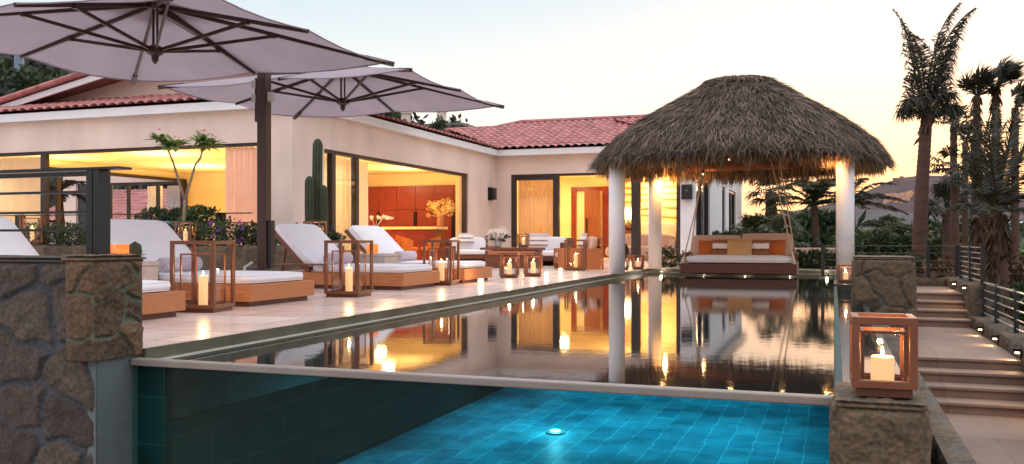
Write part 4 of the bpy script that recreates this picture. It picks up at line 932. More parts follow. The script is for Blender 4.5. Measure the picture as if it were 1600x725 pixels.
MB().cushion((-.05, 1.2, .85), (1.7, .2, 1.0)).build('headboard', pink_fab, bed, smooth=True)
bn = thing('bedroom_sofa', 'pinkish sofa at the foot of the bed just inside the bedroom opening', 'sofa', (-5.9, 30.4, 0))
MB().cushion((-.3, 0, .28), (2.3, .75, .4)).build('seat', pink_fab, bn, smooth=True); MB().cushion((-.3, .33, .58), (2.3, .22, .6)).build('backrest', pink_fab, bn, smooth=True); MB().cushion((.85, 0, .45), (.24, .75, .5)).build('arm', pink_fab, bn, smooth=True)
wb = thing('woven_basket', 'dark woven basket stool inside the bedroom opening', 'basket', (-6.75, 29.9, 0)); MB().lathe([(.2, 0), (.26, .15), (.26, .4), (.2, .55)], n=18).build('body', mat('woven_dark', s(66, 50, 42), .9, .4, 40, .8, 60), wb)

# ================================================================== PALAPA
PC = Vector((-1.95, 20.15, 0))
pal = thing('palapa', 'round edged thatched shelter on white columns at the far end of the pool', 'palapa', PC)
for (x, y) in ((-4.20, 18.25), (-4.2, 22.45), (.2, 18.25), (.22, 22.45)):
    MB().tube([(x, y, -.12 if x > 0 else .0), (x, y, 2.44)], .165, 32).build('column', plaster_white, pal, off=PC, smooth=False)
for o in CH(pal):
    o.data.shade_smooth()
bm_ = MB()
for y in (18.25, 22.45): bm_.tube([(-4.2, y, 2.46), (.2, y, 2.46)], .095, 12)
for x in (-4.2, .2): bm_.tube([(x, 18.25, 2.48), (x, 22.45, 2.48)], .085, 12)
bm_.build('beam', mat('log_beam', s(150, 86, 52), .7, .2, 5, .3, 20), pal, off=PC, smooth=True)
HX, HY, ZE, ZP = 3.0, 3.05, 2.36, 4.14
prof = [(1.0, 0), (.92, .16), (.81, .30), (.67, .46), (.53, .605), (.40, .74), (.29, .855), (.19, .93), (.0, .95)]
def dome(th, q, lift=0):   # q: 0 eave..1 peak
    rr_ = np.interp(q, np.linspace(0, 1, len(prof)), [p[0] for p in prof]); zz = np.interp(q, np.linspace(0, 1, len(prof)), [p[1] for p in prof])
    n_ = 2.5 - .5 * q; c, s_ = math.cos(th), math.sin(th)
    k = (abs(c) ** n_ + abs(s_) ** n_) ** (-1 / n_)
    wob = 1 + .012 * math.sin(5 * th + 1) + .01 * math.sin(11 * th)
    return Vector((PC.x + c * k * (HX * rr_ * wob + (.20 * min(1, q * 2) - .06)), PC.y + s_ * k * HY * rr_ * wob, ZE + (ZP - ZE) * zz + lift + .03 * math.sin(3 * th + q * 9)))
core = MB(); core.grid(lambda u, v: dome(2 * PI * u, v, -.07), 72, 16)
core.grid(lambda u, v: (lambda p, e: (PC.x + (e.x - PC.x) * .985, PC.y + (e.y - PC.y) * .985, e.z) if v == 0 else tuple(PC + (Vector((e.x, e.y, 0)) - Vector((PC.x, PC.y, 0))) * (.985 - .98 * v) + Vector((0, 0, ZE - .05 + 1.0 * v))))(None, dome(2 * PI * (1 - u), 0, -.07)), 72, 6)
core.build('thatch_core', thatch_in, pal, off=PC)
rs = random.Random(21)
def straw(mb, p, d, ln, w_, sag, rs):
    d = d.normalized(); sd_ = d.cross(Vector((rs.gauss(0, .5), rs.gauss(0, .5), 1))).normalized() * w_ / 2
    a = p; b = p + d * ln * .55 + Vector((0, 0, -sag * .3)); c = p + d * ln + Vector((0, 0, -sag))
    mb.add([a - sd_, a + sd_, b + sd_ * .8, b - sd_ * .8, c], [(0, 1, 2, 3), (3, 2, 4)])
th_ = MB()
for _ in range(42000):
    q = rs.random() ** 1.25 * .97; th = rs.random() * 2 * PI
    p = dome(th, q, .0); p2 = dome(th + rs.gauss(0, .03), max(0, q - .06)); dn = (p2 - p)
    if dn.length < 1e-4: continue
    dn.normalize(); outv = Vector((p.x - PC.x, p.y - PC.y, 1.2)).normalized()
    clump = .5 + .5 * math.sin(th * 23 + 3 * math.sin(q * 17)) * math.sin(q * 41 + th * 5)
    straw(th_, p + outv * rs.uniform(-.05, .05), dn + outv * (rs.gauss(.10, .09) + .07 * clump) + Vector((rs.gauss(0, .16), rs.gauss(0, .16), rs.gauss(0, .06))), rs.uniform(.2, .45), rs.uniform(.007, .019), rs.uniform(0, .06), rs)
th_.build('thatch', thatch_m, pal, off=PC)
fr_ = MB()
for _ in range(9500):
    th = rs.random() * 2 * PI; k = rs.choice((0, 0, 0, 1)); e = dome(th, rs.uniform(0, .05), 0)
    inn = rs.uniform(.86, .995) if k == 0 else rs.uniform(.72, .9); p = PC + Vector(((e.x - PC.x) * inn, (e.y - PC.y) * inn, e.z - rs.uniform(0, .12) + (.03 if k else 0)))
    outv = Vector((e.x - PC.x, e.y - PC.y, 0)).normalized()
    ragged = .78 + .22 * math.sin(th * 19) * math.sin(th * 47 + 1)
    straw(fr_, p, Vector((rs.gauss(0, .13), rs.gauss(0, .13), -1)) + outv * rs.uniform(-.05, .40), rs.uniform(.14, .42) * ragged, rs.uniform(.010, .024), .02, rs)
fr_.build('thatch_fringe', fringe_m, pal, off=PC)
cap = MB()
for _ in range(2600):
    th = rs.random() * 2 * PI; c, s_ = math.cos(th), math.sin(th); k = rs.uniform(.55, 1)
    p = Vector((PC.x + c * .80 * k + 0, PC.y + s_ * .62 * k, ZP + .05 - .12 * k * k + rs.uniform(-.03, .02))); outv = Vector((c, s_, 0))
    p.z += .05 * (k < .95); straw(cap, p, outv * rs.uniform(.4, 1) + Vector((rs.gauss(0, .2), rs.gauss(0, .2), -rs.uniform(.3, 1.2))), rs.uniform(.12, .26), rs.uniform(.012, .028), .02, rs)
cap.grid(lambda u, v: (PC.x + math.cos(2 * PI * u) * (.80 * (1 - v)), PC.y + math.sin(2 * PI * u) * .62 * (1 - v), ZP - .08 + .07 * math.sin(v * PI / 2)), 30, 4)
cap.build('ridge_cap', thatch_m, pal, off=PC)
# small lit fittings under the thatch
for i, (x, y) in enumerate(((-3.3, 18.33), (-1.95, 18.33), (-.95, 18.33), (-.05, 18.4), (-4.15, 22.2), (-3.0, 22.3))):
    f = MB(); f.lathe([(.035, 0), (.05, -.07), (.055, -.1)], (x, y, 2.40), 12); f = f.build('down_light', mat('brass_fitting', s(160, 104, 50), .35, metallic=.6), pal, off=PC)
    MB().lathe([(.0, 0), (.03, -.015), (.034, -.04), (.0, -.06)], (x, y, 2.33), 10).build('bulb', mat('lit_bulb', (1, .7, .35), 1, 0, emis=(1, .60, .22), estr=5), f, off=PC)
    lamp('palapa_light', 'POINT', (x - PC.x, y + .12 - PC.y, 2.2), 3.6, (1, .52, .18), .05, parent=pal)
lamp('palapa_light', 'POINT', (.2 - PC.x - .32, 17.95 - PC.y, 2.12), 15, (1, .50, .16), .05, parent=pal)
lamp('palapa_light', 'POINT', (-4.2 - PC.x + .3, 22.2 - PC.y, 2.15), 20, (1, .50, .16), .05, parent=pal)

# ---------------- hanging daybed
SW = Vector((-1.98, 20.75, 0))
sw = thing('hanging_daybed', 'dark wood swinging daybed with sand cushions hung on ropes under the palapa', 'daybed', SW)
def swb(mb, n, m, parent=None, **k): return mb.build(n, m, parent or sw, **k)
swb(MB().box(-1.24, 1.24, -.56, .56, -.04, .175), 'base', dark_wood, bevel=.01)
swb(MB().cushion((0, -.03, .265), (2.26, 1.06, .19), pipe=True), 'seat_cushion', white_fab, smooth=True)
swb(MB().cushion((-.56, .44, .56), (1.12, .17, .48), RX(-10), e2=.25), 'back_cushion', pink_fab, smooth=True)
swb(MB().cushion((.56, .44, .58), (1.12, .17, .52), RX(-10), e2=.25), 'back_cushion', pink_fab, smooth=True)
swb(MB().box(-1.24, -1.14, -.3, .56, .36, .41).box(-1.24, -1.18, -.3, -.24, .201, .36), 'side_arm', dark_wood); swb(MB().box(1.14, 1.24, -.3, .56, .36, .41).box(1.18, 1.24, -.3, -.24, .201, .36), 'side_arm', dark_wood)
for sx in (-1, 1):
    for sy, tx, ty in ((-.5, .62, -.2), (.5, .80, .1)):
        b0 = Vector((sx * 1.19, sy, .18)); t0 = Vector((sx * tx, ty, 2.75)); m_ = MB(); m_.tube([b0, b0 + (t0 - b0) * .5, t0], .014, 8)
        m_.tube([b0 - Vector((0, 0, .02)), b0 + (t0 - b0) * .03, b0 + (t0 - b0) * .10], [.045, .035, .02], 10); swb(m_, 'rope', rope_m, smooth=True)
lz = .335
pillow_obj('throw_pillow', 'plain orange pillow, left one on the hanging daybed', SW + Vector((-.70, .22, lz + .17)), .50, .38, .16, RX(-16), orange_fab, 'pillows on the hanging daybed')
pillow_obj('throw_pillow', 'plain orange pillow, right one on the hanging daybed', SW + Vector((.72, .22, lz + .17)), .50, .40, .16, RX(-16), orange_fab, 'pillows on the hanging daybed')
pillow_obj('throw_pillow', 'brown and white striped pillow left of the diamond patterned one', SW + Vector((-.40, .06, lz + .2)), .44, .46, .16, RX(-16), stripe_m, 'pillows on the hanging daybed')
pillow_obj('throw_pillow', 'brown and white striped pillow right of the diamond patterned one', SW + Vector((.42, .06, lz + .2)), .44, .46, .16, RX(-16), stripe_m, 'pillows on the hanging daybed')
def diamondmat():
    m = bpy.data.materials.new('diamond_weave'); m.use_nodes = True; t = m.node_tree; P = t.nodes['Principled BSDF']; l = t.links.new; P.inputs['Roughness'].default_value = .95
    co = t.nodes.new('ShaderNodeTexCoord'); sp = t.nodes.new('ShaderNodeSeparateXYZ'); l(co.outputs['Object'], sp.inputs[0])
    def M(op, a, b=None):
        n = t.nodes.new('ShaderNodeMath'); n.operation = op
        for i, q in enumerate((a, b)):
            if q is None: continue
            if isinstance(q, (int, float)): n.inputs[i].default_value = q
            else: l(q, n.inputs[i])
        return n.outputs[0]
    fx = M('ABSOLUTE', M('SUBTRACT', M('FRACT', M('ADD', M('MULTIPLY', sp.outputs[0], 6), .5)), .5)); fz = M('ABSOLUTE', M('SUBTRACT', M('FRACT', M('ADD', M('MULTIPLY', sp.outputs[2], 6), .5)), .5))
    q = M('FRACT', M('MULTIPLY', M('ADD', fx, fz), 5)); g_ = M('GREATER_THAN', q, .55)
    x = t.nodes.new('ShaderNodeMix'); x.data_type = 'RGBA'; l(g_, x.inputs[0]); x.inputs[6].default_value = (*s(166, 104, 52), 1); x.inputs[7].default_value = (*s(240, 206, 152), 1); l(x.outputs[2], P.inputs['Base Color']); return m
pillow_obj('throw_pillow', 'tan diamond patterned pillow in the centre of the hanging daybed', SW + Vector((0, -.05, lz + .18)), .56, .42, .18, RX(-18), diamondmat(), 'pillows on the hanging daybed')

# block under the right column
o = MB().box(-.0, .46, 16.9, 18.6, -.6, -.075).build('tiled_block', riser_m, off=(.2, 17.8, -.6), bevel=.01); tag(o, 'dark tiled block carrying the right palapa column and a little lantern', 'block')
# back terrace wall with pale coping behind the hedge
o = MB().box(-.9, .3, 24.0, 24.2, -.3, .44).box(-.95, .35, 23.95, 24.25, .441, .49).build('garden_wall', plaster, off=(1, 24, -.3)); tag(o, 'low pale garden wall behind the hedge right of the daybed', 'garden wall')

# ledge spot fittings at the far pool end and pool lamp, plus added fill lights
spot_m = mat('lit_spot_lens', (1, .95, .8), 1, 0, emis=(1, .86, .62), estr=7)
for i, (x, lb) in enumerate(((-3.9, 'tiny lit recessed spot at the left end of the far pool ledge'), (-2.9, 'tiny lit recessed spot left of centre on the far pool ledge'), (-1.95, 'tiny lit recessed spot in the middle of the far pool ledge'), (-.95, 'tiny lit recessed spot right of centre on the far pool ledge'), (-.15, 'tiny lit recessed spot at the right end of the far pool ledge'))):
    o = MB().lathe([(.05, -.012), (.05, .0), (.028, .002)], n=14).build('recessed_spot', black_m); o.location = (x, 21.70, -.072); tag(o, lb, 'light', 'recessed spots of the far pool ledge')
    MB().lathe([(.026, .0), (.026, .004), (.0, .006)], n=12).build('lens', spot_m, o); lamp('spot_glow', 'POINT', (x, 21.62, .0), 1.6, (1, .84, .6), .03)
# wide fill lights added just under the surface to brighten the pool floor
for y, e in ((6.6, 36), (9.4, 40), (12.2, 26), (15.4, 18), (19, 12)):
    o = lamp('underwater_light', 'AREA', (-2.05, y, -.14), e * 1.0, (.05, .46, .70), 3.5); o.data.shape = 'RECTANGLE'; o.data.size = 3.7; o.data.size_y = 2.4; o.data.spread = R(84)
ul = thing('underwater_light', 'small glowing cyan lamp on the pool floor seen through the clear front', 'light', (-2.72, 9.0, -1.3))
MB().lathe([(.10, 0), (.10, .02), (.075, .03)], n=20).build('rim', steel, ul); MB().lathe([(.05, .03), (.05, .036), (.0, .04)], n=18).build('lens', mat('lit_pool_lens', (.4, .9, 1), 1, 0, emis=(.25, .95, 1), estr=5), ul)
lamp('underwater_light', 'POINT', (-2.72, 9.0, -1.05), 3, (.15, .8, 1), .05)

# stair lights
def make_stair_light():
    r = thing('step_light', 'x', 'light', (0, 0, 0), 0, 'hooded step lights along the stair wall')
    MB().box(-.012, .0, -.05, .05, -.05, .06).build('back_plate', black_m, r); MB().box(-.08, -.0121, -.045, .045, .02, .06).build('hood', black_m, r, bevel=.004)
    MB().box(-.05, -.0121, -.03, .03, -.0, .0195).build('lens', mat('lit_step_lens', (1, .8, .5), 1, 0, emis=(1, .68, .34), estr=5), r)
    lamp('step_glow', 'SPOT', (-.06, 0, .0), 2.6, (1, .62, .28), .02, parent=r, rot=(0, R(38), 0), spot=R(140)); return r
sl_p = make_stair_light()
for i, (y, z, lb) in enumerate(((16.6, -.04, 'hooded step light nearest the end wall of the top landing'), (15.35, -.04, 'hooded step light near the top of the upper flight'), (13.75, -.525, 'hooded step light at the foot of the upper flight'), (12.55, -.525, 'hooded step light halfway along the middle landing'), (11.1, -.525, 'hooded step light at the top of the lower flight'), (9.9, -.60, 'hooded step light beside the lower flight, nearest the camera'))):
    place(sl_p, i > 0, (1.905, y, z), 0, lb)

# ================================================================== PLANTERS AND PLANTS
pl = thing('planter_wall', 'long grey stone planter with bushes running behind the loungers', 'planter', (-14.5, 15.3, 0))
stonebox(-24, -9.2, 15.0, 15.9, 0, .57, seed=71, cell=.3, res=.035, depth=.02, faces='FRT', gap=.02).build('masonry', stone_mid, pl, off=pl.location, smooth=True)
rail_thing('thin black railing behind the planter bushes in front of the left room', [(-20.4, 16.35), (-18.2, 16.35), (-15.8, 16.35), (-12.5, 16.35)], .0, 1.27, 7, black_metal, black_metal, 0, .16, .02, ext=[(-22, 16.35), (-11.7, 16.35)])
rs = random.Random(44)
def bush(label, c, rad, n, size, m=leaf_dark, fl=None, nf=0, group='bushes in the planter', cat='bush'):
    r = thing('bush', label, cat, (c[0], c[1], c[2] - rad[2]), 0, group); of = Vector((c[0], c[1], c[2] - rad[2]))
    mb = MB(); k = max(2, int(rad[0] / .22))
    for i in range(k):
        cc = (c[0] + (i / (k - 1) - .5) * 1.6 * rad[0] + rs.gauss(0, .04), c[1] + rs.gauss(0, .08), c[2] + rs.gauss(0, .06) * rad[2])
        blob_leaves(mb, cc, (rad[0] / k * 1.5 + .1, rad[1], rad[2] * rs.uniform(.8, 1.12)), n // k, size, rs, .35, .2)
    mb.build('foliage', m, r, off=of)
    if fl:
        fb_ = MB()
        for _ in range(nf):
            a = rs.uniform(-1, 1); q = (c[0] + a * rad[0], c[1] - rad[1] * rs.uniform(.3, .9), c[2] + rad[2] * rs.uniform(-.4, 1)); blob_leaves(fb_, q, (.06, .05, .05), 12, .03, rs, .3, asp=1)
        fb_.build('flowers', fl, r, off=of)
    st_m = MB(); 
    for _ in range(6): x = c[0] + rs.uniform(-.6, .6) * rad[0]; st_m.tube([(x, c[1], c[2] - rad[2]), (x + rs.gauss(0, .08), c[1], c[2] + rad[2] * .3)], .012, 5)
    st_m.build('stems', bark_m, r, off=of)
    return r
bush('dark green bush on the planter at the far left, dotted with purple flowers', (-18.0, 15.5, .80), (1.5, .35, .30), 2600, .05, fl=flower_p, nf=12)
bush('dark green bush on the planter behind the near black railing post', (-15.4, 15.5, .80), (1.2, .35, .30), 2200, .05, fl=flower_p, nf=6)
bush('bush with purple blooms on the planter left of the umbrella mast', (-12.3, 15.5, .78), (1.4, .35, .28), 2600, .05, fl=flower_p, nf=16)
bush('bush on the planter right of the umbrella mast', (-10.6, 15.5, .76), (.7, .33, .26), 1300, .05)
bowl = MB(); bowl.lathe([(.34, -.9), (.38, -.5), (.56, -.12), (.60, 0), (.54, 0), (.50, -.05), (.0, -.06)], (-13.25, 16.1 - .0, 1.09), 28)
o = bowl.build('planter_bowl', mat('teal_bowl', s(120, 146, 156), .5, .08), off=(-13.25, 16.1, .2), smooth=True); tag(o, 'wide grey blue bowl planter holding the forked tree behind the flowering bushes', 'planter')
bush('leafy undergrowth filling the bowl under the forked tree, a few pink blooms', (-13.25, 16.0, 1.20), (.75, .3, .18), 1600, .06, fl=flower_pk, nf=5, group='bushes around the forked tree')
# forked plumeria
pt = thing('plumeria_tree', 'young forked tree with two leafy heads and pink flowers in front of the left room', 'tree', (-13.0, 15.9, 1.05))
dpl = 17.4; fk = at(289, 312, dpl); base = at(287, 345, dpl)
tk = MB(); tk.tube([base, fk], [.035, .03], 8); lp_ = [fk, at(280, 285, dpl), at(271, 255, dpl - .05), at(262, 233, dpl - .1)]; rp_ = [fk, at(297, 285, dpl + .05), at(305, 258, dpl + .1), at(313, 247, dpl + .1), at(317, 232, dpl + .1)]
tk.tube(lp_, [.03, .024, .02, .018], 8); tk.tube(rp_, [.03, .024, .02, .02, .018], 8); tk.build('trunk', bark_m, pt, off=pt.location, smooth=True)
def long_leaf(mb, p, d, ln, w_, droop):
    d = d.normalized(); sd_ = d.cross(Vector((0, 0, 1)));
    if sd_.length < .1: sd_ = Vector((1, 0, 0))
    sd_.normalize(); pts = [p + d * ln * t + Vector((0, 0, -droop * t * t)) for t in (0, .35, .7, 1)]; ws = [.15, 1, .8, 0]
    up = sd_.cross(d) * -.0
    vs = []; 
    for q, ww in zip(pts, ws): vs += [q - sd_ * w_ * ww / 2 + Vector((0, 0, .15 * w_ * ww)), q, q + sd_ * w_ * ww / 2 + Vector((0, 0, .15 * w_ * ww))]
    fs = []
    for i in range(3): fs += [(i * 3, i * 3 + 1, i * 3 + 4, i * 3 + 3), (i * 3 + 1, i * 3 + 2, i * 3 + 5, i * 3 + 4)]
    mb.add(vs, fs)
lf = MB(); fl_ = MB()
for hd in (lp_[-1] + Vector((0, 0, .05)), lp_[-1] + Vector((-.16, 0, .16)), lp_[-1] + Vector((.18, 0, .04)), rp_[-1] + Vector((0, 0, .05)), rp_[-1] + Vector((.16, .05, .06)), rp_[-1] + Vector((.02, 0, .16))):
    for _ in range(24):
        a = rs.random() * 2 * PI; long_leaf(lf, hd, Vector((math.cos(a), math.sin(a), rs.uniform(-.15, 1.0))), rs.uniform(.22, .40), .10, rs.uniform(.02, .12))
    for _ in range(2): blob_leaves(fl_, hd + Vector((rs.gauss(0, .09), 0, .14 + rs.uniform(0, .1))), (.03, .03, .03), 8, .03, rs, .3, asp=1)
lf.build('leaves', leaf_mid, pt, off=pt.location); fl_.build('flowers', flower_pk, pt, off=pt.location)

# cactus and pots
cc = thing('cactus', 'tall dark ribbed column cactus with two arms left of the dining room opening', 'cactus', (-10.15, 16.45, 0))
def cact(mb, pts, r0):
    n = 40; vs = []; pts = [Vector(p) for p in pts]
    dense = []
    for i in range(len(pts) - 1):
        for t in range(8): dense.append(pts[i].lerp(pts[i + 1], t / 8))
    dense = dense[:-1] + [pts[-1] - Vector((0, 0, r0 * (1.6 - 1.6 * math.sin(PI / 2 * k / 10)))) for k in range(11)]; zt = pts[-1].z; m_ = len(dense); fs = []
    for i, p in enumerate(dense):
        hh_ = min(1, (zt - p.z) / (r0 * 1.6)); rr2 = r0 * math.sqrt(max(0, 1 - (1 - hh_) ** 2))
        rr2 = max(rr2, .002)
        for k in range(n):
            a = 2 * PI * k / n; q = rr2 * (1 - .16 * (k % 4 == 0) + .02 * (k % 4 == 2)); vs.append(p + Vector((math.cos(a) * q, math.sin(a) * q, 0)))
    for i in range(m_ - 1):
        for k in range(n): fs.append((i * n + k, i * n + (k + 1) % n, (i + 1) * n + (k + 1) % n, (i + 1) * n + k))
    mb.add(vs, fs)
m_ = MB(); cact(m_, [(-10.17, 16.45, .3), (-10.17, 16.45, 1.5), (-10.15, 16.45, 2.81)], .105); m_.build('stem', cactus_m, cc, off=cc.location)
m_ = MB(); cact(m_, [(-10.22, 16.3, .3), (-10.24, 16.28, 1.2), (-10.24, 16.28, 2.02)], .10); m_.build('arm', cactus_m, cc, off=cc.location)
m_ = MB(); cact(m_, [(-10.0, 16.42, .3), (-9.98, 16.42, 1.0), (-10.0, 16.42, 1.84)], .09); m_.build('arm', cactus_m, cc, off=cc.location)
MB().box(-10.5, -9.85, 16.15, 16.75, 0, .5).build('pot', concrete, cc, off=cc.location, bevel=.02)
pp = thing('potted_plant', 'round pale pot with low dark succulents beside the cactus', 'potted plant', (-9.75, 16.35, 0))
MB().lathe([(.14, 0), (.22, .2), (.25, .45), (.22, .66), (.19, .64), (0, .6)], n=24).build('pot', ceramic, pp, smooth=True)
m_ = MB(); blob_leaves(m_, (0, 0, .72), (.24, .24, .12), 420, .05, rs, .3, .3); m_.build('leaves', leaf_dark, pp)
# hedges by the palapa
bush('clipped dark hedge clump between the house corner and the daybed', (-3.55, 23.0, .22), (.55, .35, .28), 1500, .06, group='hedge behind the daybed', cat='hedge')
bush('dark leafy hedge clump right of the daybed', (-.35, 23.1, .18), (.75, .4, .30), 2200, .07, group='hedge behind the daybed', cat='hedge')
bush('dark leafy hedge clump behind the right palapa column', (.95, 23.2, .1), (.7, .4, .30), 1800, .07, group='hedge behind the daybed', cat='hedge')

# ---------------- palms
def leaflets(mb, pts, l0, n, rs, wind=Vector((0, 0, 0)), w_=.035, droop=.5, both=True, tip=.35):
    pts = [Vector(p) for p in pts]; seg = len(pts) - 1
    for i in range(n):
        t = .1 + .9 * i / n; k = min(seg - 1, int(t * seg)); f = t * seg - k; p = pts[k].lerp(pts[k + 1], f); d = (pts[k + 1] - pts[k]).normalized()
        sd0 = d.cross(Vector((0, 0, 1)));
        if sd0.length < .15: sd0 = Vector((rs.gauss(0, 1), rs.gauss(0, 1), 0))
        sd0.normalize(); ln = l0 * (math.sin(PI * (t * .85 + .12)) ** .6 * (1 - tip * t)) * rs.uniform(.75, 1.15)
        for sg in (-1, 1):
            a = (sd0 * sg * .75 + d * .75 + wind + Vector((rs.gauss(0, .12), rs.gauss(0, .12), rs.gauss(0, .12)))).normalized()
            m_ = p + a * ln * .5; e = m_ + (a + Vector((0, 0, -droop)) + wind * .4).normalized() * ln * .5; wd = a.cross(Vector((rs.gauss(0, 1), rs.gauss(0, 1), .3))).normalized() * w_ / 2
            mb.add([p - wd * .6, p + wd * .6, m_ + wd, m_ - wd, e], [(0, 1, 2, 3), (3, 2, 4)])
def curve(p0, p1, p2, n=10): return [Vector(p0) * (1 - t) ** 2 + Vector(p1) * 2 * t * (1 - t) + Vector(p2) * t * t for t in [i / n for i in range(n + 1)]]
def trunk(mb, pts, r0, r1, rings=40, amp=.05):
    pts = [Vector(p) for p in pts]; ps = []; rd = []
    for i in range(rings + 1):
        t = i / rings * (len(pts) - 1); k = min(len(pts) - 2, int(t)); ps.append(pts[k].lerp(pts[k + 1], t - k)); q = i / rings
        rd.append((r0 + (r1 - r0) * q) * (1 + (amp if i % 2 else -amp)))
    mb.tube(ps, rd, 14)
def feather_palm(label, crown, ground, nf, lf_, r0, rs, m=palm_leaf, wind=(0, 0, 0), up=.6, l0=.55, n=46, droop=.6, sector=None, w_=.04):
    crown = Vector(crown); root = thing('palm_tree', label, 'palm', ground, 0, 'palms in the garden'); of = Vector(ground)
    tk = MB(); mid = (Vector(ground) + crown) / 2 + Vector((.1, 0, 0)); trunk(tk, [ground, mid, crown], r0, r0 * .75, 60, .04); tk.build('trunk', trunk_m, root, off=of, smooth=True)
    cr = MB(); wv = Vector(wind)
    for i in range(nf):
        a = (i / nf * 2 * PI + rs.gauss(0, .2)) if sector is None else rs.uniform(*sector); el = rs.uniform(up - .5, up + .6)
        h = Vector((math.cos(a), math.sin(a), 0)); p1 = crown + h * lf_ * .45 * math.cos(el) + Vector((0, 0, lf_ * .6 * math.sin(max(el, .1)))) + wv * lf_ * .15; p2 = crown + h * lf_ * .95 * math.cos(el * .6) + Vector((0, 0, lf_ * (.75 * math.sin(el) - .28))) + wv * lf_ * .5
        c_ = curve(crown, p1, p2); cr.tube(c_, [.022 * (1 - t / 14) for t in range(11)], 5); leaflets(cr, c_, l0, n, rs, wv * .5, w_, droop)
    cr.build('crown', m, root, off=of); return root
def fan_palm(label, crown, ground, nf, rr_, r0, rs, m=palm_leaf, wind=(0, 0, 0), skirt=False, up=.2, drp=.9):
    crown = Vector(crown); root = thing('palm_tree', label, 'palm', ground, 0, 'palms in the garden'); of = Vector(ground); wv = Vector(wind)
    tk = MB(); trunk(tk, [ground, crown], r0, r0 * .85, 60, .08); tk.build('trunk', trunk_m, root, off=of, smooth=True)
    cr = MB()
    for i in range(nf):
        a = i * 2.4 + rs.gauss(0, .2); el = rs.uniform(up - .8, up + .9); d = (Vector((math.cos(a) * math.cos(el), math.sin(a) * math.cos(el), math.sin(el))) + wv).normalized()
        pe = crown + d * rr_ * rs.uniform(.4, .6); cr.tube([crown, pe], .014, 5); sd_ = d.cross(Vector((0, 0, 1))).normalized(); u_ = sd_.cross(d)
        for k in range(17):
            b = (k / 16 - .5) * 3.6; dd = (d * math.cos(b) + sd_ * math.sin(b) + u_ * rs.gauss(0, .1)).normalized(); ln = rr_ * rs.uniform(.45, .6) * (.7 + .3 * math.cos(b)); m_ = pe + dd * ln * .6; e = m_ + (dd + Vector((0, 0, -drp)) + wv * .8).normalized() * ln * .5
            wd = dd.cross(u_).normalized() * rr_ * .035; cr.add([pe, m_ + wd, m_ - wd, e], [(0, 1, 2), (1, 3, 2)])
    cr.build('crown', m, root, off=of)
    if skirt:
        sk = MB()
        for _ in range(420):
            q = rs.random(); p = Vector(ground).lerp(crown, skirt + (1 - skirt) * q); a = rs.random() * 2 * PI; o_ = Vector((math.cos(a), math.sin(a), 0)); straw(sk, p + o_ * r0 * .8, o_ * .45 + Vector((0, 0, -1)), rs.uniform(.12, .3), .05, .06, rs)
        sk.build('dry_skirt', shag_m, root, off=of)
    return root
rs = random.Random(99)
# the tall windswept palm
d0 = 22.0; gp = at(1432, 445, d0); gp.z = -1.5
bp = thing('palm_tree', 'tallest windswept palm with thick ringed trunk right of the palapa', 'palm', gp, 0, 'palms in the garden')
tk = MB(); trunk(tk, [gp, at(1436, 400, d0), at(1440, 300, d0), at(1446, 210, d0), at(1449, 170, d0)], .19, .125, 90, .035); tk.build('trunk', trunk_m, bp, off=gp, smooth=True)
tk = MB()
for _ in range(46):
    a = rs.random() * 2 * PI; o_ = Vector((math.cos(a), math.sin(a), 0)); p = at(1447, rs.uniform(165, 215), d0); straw(tk, p + o_ * .1, o_ * .5 + Vector((0, 0, rs.choice((-.6, 1)))), rs.uniform(.2, .45), .09, 0, rs)
tk.build('dry_sheaths', shag_m, bp, off=gp)
cr = MB()
fr_px = [[(1446, 185), (1438, 110), (1425, 55), (1396, 14)], [(1446, 185), (1452, 110), (1478, 40), (1524, 12)], [(1447, 185), (1450, 100), (1462, 40), (1500, 4)], [(1446, 190), (1432, 130), (1424, 80), (1410, 36)], [(1448, 190), (1462, 130), (1480, 85), (1488, 66)],
         [(1447, 185), (1444, 110), (1440, 70), (1420, 50)], [(1448, 185), (1462, 110), (1485, 60), (1508, 28)], [(1446, 195), (1428, 160), (1422, 130), (1425, 118)], [(1449, 195), (1468, 165), (1476, 130), (1470, 100)], [(1447, 190), (1455, 130), (1464, 80), (1466, 50)], [(1448, 192), (1425, 160), (1408, 158), (1414, 186)], [(1450, 192), (1476, 160), (1490, 152), (1486, 186)], [(1449, 192), (1434, 150), (1420, 142), (1420, 165)], [(1449, 192), (1466, 150), (1480, 130), (1482, 158)], [(1447, 192), (1440, 120), (1434, 90), (1422, 70)]]
for f in fr_px:
    dz = rs.uniform(-1.0, 1.0); P_ = [at(u, v, d0 + dz * k / 3) for k, (u, v) in enumerate(f)]
    c_ = []; 
    for t in [i / 12 for i in range(13)]: c_.append(P_[0] * (1 - t) ** 3 + P_[1] * 3 * t * (1 - t) ** 2 + P_[2] * 3 * t * t * (1 - t) + P_[3] * t ** 3)
    cr.tube(c_, [.03 * (1 - i / 16) for i in range(13)], 6); leaflets(cr, c_, .82, 52, rs, RT * .42 + Vector((0, 0, -.4)), .030, 1.4, tip=.5)
cr.build('crown', palm_leaf, bp, off=gp)
def gz(p, z=-4): q = Vector(p); q.z = z; return tuple(q)
def pp_(u, v, d, z=-4): c = at(u, v, d); return c, gz(c, z)
c, g_ = pp_(1490, 196, 30); fan_palm('slim fan palm with a small drooping crown right of the tallest palm', c, g_, 16, .85, .13, rs, wind=RT * .1, up=.5)
c, g_ = pp_(1492, 262, 24); fan_palm('shorter fan palm whose crown hangs low before the hill', c, g_, 18, .9, .12, rs, wind=RT * .1)
